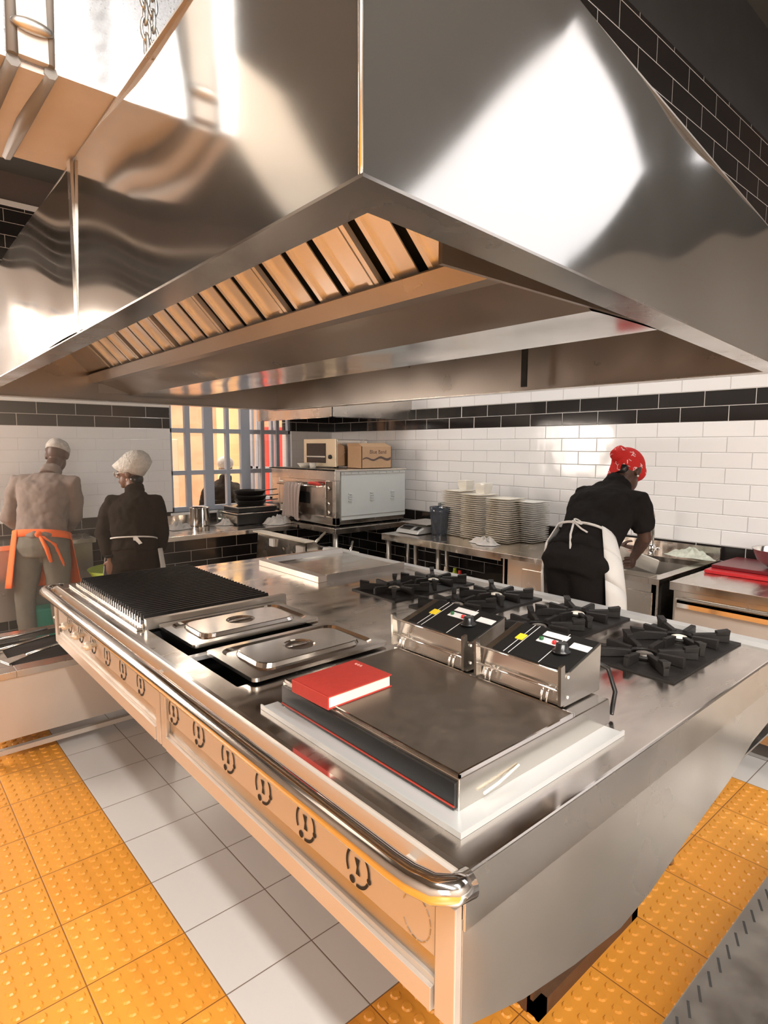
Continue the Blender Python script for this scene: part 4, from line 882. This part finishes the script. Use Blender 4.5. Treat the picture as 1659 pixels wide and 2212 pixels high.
def human(name,label,J,skin,top_m,low_m,look,up,sc=1.0,sleeve=1.0,curl=(.5,.5),palm=None,hd=None,width=1.0,hipw=1.0,coll=True,top_len=.5):
    g={k_:Vector(v) for k_,v in J.items()}
    s_sh=nrm(g['shR']-g['shL']); s_hp=nrm(g['hipR']-g['hipL'])
    axis=nrm(g['neck']-g['waist']); f_t=nrm(s_sh.cross(axis)*-1); 
    def fr(t): 
        s=nrm(lerp(s_hp,s_sh,t)); return s
    def torso(k_):
        W_=width; ch,wa,pe,ne=g['chest'],g['waist'],g['pelvis'],g['neck']
        ax1=nrm(ch-wa); ax0=nrm(wa-pe)
        def R(c,s,ax,a,b_,pw=.85): f=nrm(ax.cross(s)); s2=nrm(f.cross(ax)); return ering(c,s2,f,a*k_*W_*sc,b_*k_*sc,20,pw)
        shm=(g['shL']+g['shR'])/2; shw=(g['shR']-g['shL']).length/2
        return [R(pe-ax0*.09*sc,s_hp,ax0,.12*hipw,.105),R(pe-ax0*.02*sc,s_hp,ax0,.168*hipw,.125),R(lerp(pe,wa,.45),s_hp,ax0,.160*hipw,.118),R(wa,fr(.5),ax1,.138,.102),R(lerp(wa,ch,.55),fr(.8),ax1,.150,.112),R(ch,s_sh,ax1,.166,.118),
                R(lerp(ch,shm,.6),s_sh,axis,min(.175,shw*.95),.108),R(lerp(shm,ne,.22),s_sh,axis,shw*.70,.082),R(lerp(shm,ne,.75),s_sh,axis,.085,.062),R(lerp(ne,g['head'],.15),s_sh,nrm(g['head']-ne),.054,.056,1)]
    # body
    b=MB(); b.rings(torso(.92)[1:])
    hc=g['head']; f,u,r=head(b,hc,look,up,sc)
    b.tube([g['neck']-axis*.02,lerp(g['neck'],hc,.5),hc-u*.03*sc-f*.01],[.058*sc,.052*sc,.054*sc],14)
    for sd,k_ in (('L',-1),('R',1)):
        sh,el,wr=g['sh'+sd],g['el'+sd],g['wr'+sd]
        b.tube([lerp((g['shL']+g['shR'])/2,sh,.55),sh,lerp(sh,el,.3),lerp(sh,el,.75),el,lerp(el,wr,.25),lerp(el,wr,.7),wr],[.05*sc,.053*sc,.047*sc,.038*sc,.036*sc,.037*sc,.028*sc,.024*sc],14)
        hdv=Vector((hd or {}).get(sd,wr-el)); pv=Vector((palm or {}).get(sd,(0,0,-1)))
        hand(b,wr,hdv,pv,curl[0 if sd=='L' else 1],k_,sc)
        hp,kn,an=g['hip'+sd],g['knee'+sd],g['ank'+sd]
        b.tube([lerp(g['pelvis'],hp,.6),hp,lerp(hp,kn,.4),kn,lerp(kn,an,.3),an],[.085*sc,.088*sc,.074*sc,.053*sc,.052*sc,.034*sc],14)
        ff=nrm(Vector((f_t.x,f_t.y,0)))
        b.tube([an-ff*.03+V(0,0,-.02),an+V(0,0,-.035),an+ff*.09+V(0,0,-.055),an+ff*.15+V(0,0,-.062)],[.03,.036,.032,.02],12)
    o=b.build(name,skin,remesh=.0062,smooth=3); tag(o,label,'person')
    eyes(o,hc,f,u,r,sc)
    # upper garment
    T=torso(1.10); b=MB(); nlow=1 if top_len>.7 else 2
    b.rings(T[nlow:-1])
    for sd in 'LR':
        sh,el,wr=g['sh'+sd],g['el'+sd],g['wr'+sd]; P=[lerp((g['shL']+g['shR'])/2,sh,.5),sh,lerp(sh,el,.3)]; Rr=[.062*sc,.066*sc,.061*sc]
        if sleeve<.6: P+= [lerp(sh,el,sleeve*2*.85)]; Rr+=[.060*sc]
        else: P+=[lerp(sh,el,.8),el,lerp(el,wr,.4),lerp(el,wr,sleeve*.95)]; Rr+=[.054*sc,.055*sc,.05*sc,.038*sc]
        b.tube(P,Rr,14)
    if coll: b.tube([g['neck']-axis*.015,lerp(g['neck'],hc,.28)],[.072*sc,.064*sc],16)
    sh_=b.build('shirt',top_m,o,remesh=.010,smooth=4)
    tx=bpy.data.textures.new('folds','CLOUDS'); tx.noise_scale=.10; q=sh_.modifiers.new('folds','DISPLACE'); q.texture=tx; q.strength=.035; q.mid_level=.3; q.texture_coords='LOCAL'
    b=MB(); b.rings(torso(1.10)[:4])
    for sd in 'LR':
        hp,kn,an=g['hip'+sd],g['knee'+sd],g['ank'+sd]
        b.tube([lerp(g['pelvis'],hp,.6),hp,lerp(hp,kn,.4),kn,lerp(kn,an,.3),lerp(kn,an,.93)],[.098*sc,.101*sc,.088*sc,.068*sc,.066*sc,.052*sc],14)
    t_=b.build('trousers',low_m,o,remesh=.010,smooth=4)
    q=t_.modifiers.new('folds','DISPLACE'); q.texture=tx; q.strength=.014; q.mid_level=.5; q.texture_coords='LOCAL'
    b=MB()
    for sd in 'LR':
        an=g['ank'+sd]; ff=nrm(Vector((f_t.x,f_t.y,0)))
        b.tube([an-ff*.04+V(0,0,-.03),an+V(0,0,-.038),an+ff*.10+V(0,0,-.05),an+ff*.17+V(0,0,-.055)],[.034,.042,.04,.026],12)
    b.build('shoe',m_black,o,remesh=.008,smooth=2,split=True)
    return o,g,torso,(f,u,r),f_t
def shell(b,R0,R1,t0,t1,n=14,rows=6,infl=1.0,drop=None):
    """strip of cloth between two rings, over angles t0..t1 (degrees; 0 = right side, 90 = front)"""
    def P(u_,v):
        a=math.radians(t0+(t1-t0)*u_); 
        def at(rg):
            m_=len(rg); x=a/(2*PI)*m_; i=int(math.floor(x))%m_; fr_=x-math.floor(x); return rg[i].lerp(rg[(i+1)%m_],fr_)
        return at(R0).lerp(at(R1),v)
    b.grid(P,n,rows)
def scale_ring(rg,k_,off=V(0,0,0)):
    c=sum(rg,Vector())/len(rg); return [c+(p-c)*k_+off for p in rg]
# man at the left wall
def up_to(g,z): return z
Jm=dict(head=(1.185,5.30,1.52),neck=(1.10,5.19,1.39),chest=(1.045,5.13,1.22),waist=(1.0,5.07,.985),pelvis=(.99,5.05,.86),shL=(.90,5.26,1.315),shR=(1.215,5.02,1.305),elL=(.83,5.30,1.06),elR=(1.235,5.10,1.05),wrL=(.98,5.45,.89),wrR=(1.19,5.33,.89),
 hipL=(.915,5.11,.80),hipR=(1.07,4.99,.80),kneeL=(.87,5.12,.45),kneeR=(1.075,4.99,.45),ankL=(.86,5.06,.09),ankR=(1.09,4.95,.09))
o,g,T,(f,u,r),ft=human('person','man in taupe shirt, orange waist apron and white skull cap at the left wall',Jm,m_skin,m_shirtg,m_jean,(.55,.72,-.45),(0,0,1),1.04,1.0,palm={'L':(.6,-.3,-.6),'R':(-.6,.2,-.6)})
hc=g['head']; b=MB(); b.rings([ering(hc+u*.025-f*.012,r,f,.084,.106,24),ering(hc+u*.07-f*.012,r,f,.084,.104,24),ering(hc+u*.108-f*.014,r,f,.066,.083,24),ering(hc+u*.13-f*.015,r,f,.03,.04,24)]); b.build('skull_cap',m_capp,o)
Tr=T(1.33); b=MB(); band0=scale_ring(Tr[3],1.04,V(0,0,-.035)); band1=scale_ring(Tr[3],1.06,V(0,0,-.09)); shell(b,band0,band1,0,360,40,2); b.build('apron_band',m_orange,o,solid=.004)
lowr=scale_ring(Tr[1],1.12,V(0,0,-.30)); b=MB(); shell(b,band0,lowr,30,238,34,10); b.build('apron_skirt',m_orange,o,solid=.004)
k0=sum((band1[(14+i)%20] for i in range(3)),Vector())/3; k0=band0[15]*.4+band0[16]*.6+V(0,0,-.04)
b=MB(); b.ell(k0,(.03,.02,.025)); b.tube([k0,k0+V(.03,-.07,-.10),k0+V(.05,-.085,-.20)],[.012,.016,.012],8); b.tube([k0,k0+V(.09,-.05,-.08),k0+V(.14,-.03,-.22),k0+V(.16,-.0,-.40)],[.012,.012,.010,.008],8); b.build('apron_tie',m_orange,o,split=True)
# woman with white cap
Jw=dict(head=(1.488,4.548,1.395),neck=(1.505,4.50,1.275),chest=(1.475,4.45,1.12),waist=(1.45,4.405,.93),pelvis=(1.445,4.39,.80),shL=(1.36,4.56,1.19),shR=(1.60,4.355,1.19),elL=(1.275,4.53,.98),elR=(1.64,4.38,.96),wrL=(1.29,4.42,.80),wrR=(1.655,4.45,.80),
 hipL=(1.375,4.44,.76),hipR=(1.515,4.335,.76),kneeL=(1.37,4.44,.43),kneeR=(1.515,4.34,.43),ankL=(1.36,4.40,.09),ankR=(1.53,4.31,.09))
o,g,T,(f,u,r),ft=human('person','woman in dark blouse and white gathered cap, looking left beyond the island',Jw,m_skin2,m_blk2,m_blk2,(-.80,.58,-.12),(.05,0,1),.93,.85,curl=(.35,.45),palm={'L':(.5,.5,-.4),'R':(-.6,.4,-.3)},hd={'L':(-.02,.05,-1),'R':(.05,.0,-1)})
hc=g['head']; b=MB(); ub=nrm(u*.72-f*.70); 
b.rings([ering(hc+u*.045+f*.055-ub*.01,r,nrm(f*.72+u*.7),.086,.062,26),ering(hc+u*.045-f*.02,r,nrm(f*.72+u*.7),.094,.105,26),ering(hc+u*.09-f*.07,r,nrm(f*.72+u*.7),.098,.098,26),ering(hc+u*.12-f*.115,r,nrm(f*.72+u*.7),.078,.076,26),ering(hc+u*.14-f*.135,r,nrm(f*.72+u*.7),.03,.03,26)])
q=b.build('gathered_cap',m_net,o,smooth=0)
b=MB(); b.ell(hc-u*.045-f*.04,(.066,.05,.05),16,10,(r,f,u)); b.build('hair',m_black,o)
b=MB(); b.tube([hc+r*-.08+f*.01+u*.016,hc+f*.10-r*.035+u*.016],.002,6); b.lathe([(.018,0),(.018,.002)],hc+f*.098-r*.03+u*.012,12,axis=f); b.build('glasses',m_china,o)
b=MB(); b.ell(hc-r*.083-u*.04,(.006,.006,.01)); b.build('earring',m_gold,o)
Tr=T(1.25); b=MB(); A=scale_ring(Tr[3],1.0,V(0,0,.01)); B=scale_ring(Tr[3],1.0,V(0,0,.0)); shell(b,A,B,0,360,40,1); b.build('apron_string',m_wapr,o,solid=.003)
b=MB(); low=scale_ring(Tr[1],1.25,V(0,0,-.35)); shell(b,scale_ring(Tr[2],1.02),low,-18,198,30,10); b.build('apron_skirt',m_wapr,o,solid=.003)
kk=A[14]*.1+A[16]*.9; b=MB(); dn=V(.0,0,-1); s=V(.75,-.65,0)*.012
b.hexa([kk-s,kk+s,kk+s+V(.0,-.004,0),kk-s+V(0,-.004,0)],[kk-s*1.5+V(.01,0,-.10),kk+s*1.2+V(.01,0,-.10),kk+s*1.2+V(.01,-.004,-.10),kk-s*1.5+V(.01,-.004,-.10)])
b.hexa([kk-s,kk+s,kk+s+V(.0,-.004,0),kk-s+V(0,-.004,0)],[kk+V(.02,-.02,-.06),kk+s*2+V(.02,-.02,-.05),kk+s*2+V(.02,-.024,-.05),kk+V(.02,-.024,-.06)]); b.build('apron_bow',m_wapr,o)
b=MB(); w_=g['wrL']; b.tube([w_+V(.03*math.cos(t),.03*math.sin(t),.03+.006*math.cos(t)) for t in [i*PI/6 for i in range(12)]],.011,8,closed=True); b.build('dark_wristband',m_blk,o)
# woman with red bandana at the sink
Jr=dict(head=(3.30,1.665,1.455),neck=(3.19,1.675,1.385),chest=(3.06,1.675,1.27),waist=(2.90,1.675,1.09),pelvis=(2.825,1.675,.985),shL=(3.15,1.84,1.315),shR=(3.11,1.50,1.305),elL=(3.27,1.84,1.12),elR=(3.17,1.485,1.11),wrL=(3.42,1.76,.99),wrR=(3.29,1.60,.975),
 hipL=(2.82,1.75,.93),hipR=(2.82,1.605,.93),kneeL=(2.88,1.745,.50),kneeR=(2.83,1.615,.50),ankL=(2.84,1.75,.09),ankR=(2.80,1.61,.09))
o,g,T,(f,u,r),ft=human('person','woman in black with red bandana and white apron bending over the sink',Jr,m_skin,m_blk,m_blk,(.78,-.18,-.60),(.6,0,.8),1.0,.42,curl=(.5,.7),palm={'L':(.2,-.9,-.2),'R':(.3,.8,-.3)},hd={'L':(.8,-.3,-.2),'R':(.75,.35,-.45)},hipw=1.08)
hc=g['head']; b=MB()
b.ell(hc+u*.045-f*.02,(.086,.108,.092),24,14,(r,f,u)); b.ell(hc+u*.03+f*.03,(.083,.07,.06),20,12,(r,f,u))
b.tube([hc-f*.08+u*.05,hc-f*.12+u*.045,hc-f*.155+u*.01],[.05,.05,.028],12)
bd=b.build('bandana',m_band,o,remesh=.007,smooth=3)
b=MB(); kt=hc-f*.12+u*.02; b.hexa([kt-r*.03,kt+r*.03,kt+r*.03+f*.01,kt-r*.03+f*.01],[kt-r*.045+V(-.035,0,-.10),kt+r*.03+V(-.02,0,-.075),kt+r*.03+V(-.01,0,-.07),kt-r*.045+V(-.025,0,-.095)]); b.build('bandana_tail',m_band,bd)
b=MB(); b.ell(hc-u*.02-f*.07,(.055,.03,.04),14,10,(r,f,u)); b.build('hair',m_black,o)
b=MB(); 
for k_ in (-1,1): b.ell(hc+r*.084*k_-u*.036-f*.008,(.006,.006,.006))
b.build('earring',m_china,o,split=True)
Tr=T(1.16); top=scale_ring(Tr[3],1.02,V(.0,0,.05)); mid=scale_ring(Tr[2],1.06,V(.01,0,0)); low=scale_ring(Tr[1],1.12,V(.06,0,-.10)); hem=scale_ring(Tr[1],1.15,V(.10,0,-.46))
b=MB(); shell(b,top,mid,-42,222,30,4); shell(b,mid,low,-42,222,30,4); shell(b,low,hem,-42,222,30,6); b.build('apron',m_wapr,o,solid=.004,label='white apron')
b=MB(); s0=scale_ring(Tr[3],1.03,V(0,0,.045)); s1=scale_ring(Tr[3],1.03,V(0,0,.032)); shell(b,s0,s1,200,345,24,1); kk=s0[15]*.75+s0[14]*.25+V(-.006,0,-.006)
b.build('apron_string',m_wapr,o,solid=.004)
b=MB(); b.ell(kk,(.012,.014,.011)); b.tube([kk,kk+V(-.045,-.01,-.06),kk+V(-.075,-.03,-.13),kk+V(-.07,-.05,-.21)],.006,6); b.tube([kk,kk+V(-.01,-.05,-.03),kk+V(-.01,-.085,-.045)],.005,6); b.tube([kk+V(.02*math.cos(t)-.01,-.03+.02*math.sin(t),.006+.012*math.sin(t)) for t in [i*PI/5 for i in range(10)]],.004,6,closed=True); b.build('apron_bow',m_wapr,o)
b=MB(); b.tube([g['wrR']+V(-.012+.03*math.cos(t),.03*math.sin(t),.035) for t in [i*PI/6 for i in range(12)]],.004,6,closed=True); b.build('bracelet',m_gold,o)
p=plate().build('square_plate',m_china); tag(p,'soiled square plate held by the woman over the sink','plate'); p.location=(3.42,1.64,.925); p.rotation_euler=(.35,.55,.5)
b=MB(); b.grid(lambda u_,v:V(.012+.035*v*math.cos(2*PI*u_)*(1+.3*math.sin(6*PI*u_)),.0+.03*v*math.sin(2*PI*u_),.0062+.002*(1-v)),24,4); fs=b.build('food_stain',m_mud,None); fs.parent=p
# person outside, beyond the window
Jo=dict(head=(3.24,6.55,1.34),neck=(3.22,6.52,1.22),chest=(3.18,6.50,1.06),waist=(3.15,6.50,.88),pelvis=(3.15,6.50,.72),shL=(3.06,6.62,1.12),shR=(3.30,6.42,1.12),elL=(3.0,6.66,.9),elR=(3.36,6.45,.9),wrL=(3.05,6.75,.72),wrR=(3.35,6.6,.72),
 hipL=(3.08,6.54,.66),hipR=(3.22,6.46,.66),kneeL=(3.08,6.56,.25),kneeR=(3.22,6.48,.25),ankL=(3.08,6.55,-.12),ankR=(3.22,6.46,-.12))
o,g,T,(f,u,r),ft=human('person','person in dark top and knitted pale cap standing outside the window',Jo,m_skin2,m_blk2,m_blk2,(.7,.7,-.1),(0,0,1),.95,.9)
hc=g['head']; b=MB(); b.ell(hc+u*.06-f*.02,(.095,.11,.085),20,12,(r,f,u)); b.build('knitted_cap',m_capp,o)

# ------------------------------------------------------------------ haze volume added to imitate the window's veiling glare at the left
hz=bpy.data.materials.new('veil_haze'); hz.use_nodes=True; nt=hz.node_tree; nt.nodes.clear()
ou=nt.nodes.new('ShaderNodeOutputMaterial'); vs=nt.nodes.new('ShaderNodeVolumeScatter'); nt.links.new(vs.outputs[0],ou.inputs['Volume'])
vs.inputs['Color'].default_value=(1,.84,.70,1); vs.inputs['Anisotropy'].default_value=.2; vs.inputs['Density'].default_value=.07
b=MB(); b.box(XB+.01,1.75,3.45,LW-.01,.01,2.6); o=b.build('veil_haze',hz); tag(o,'thin warm haze added before the left wall as a veil of window glare','haze',None,'stuff')
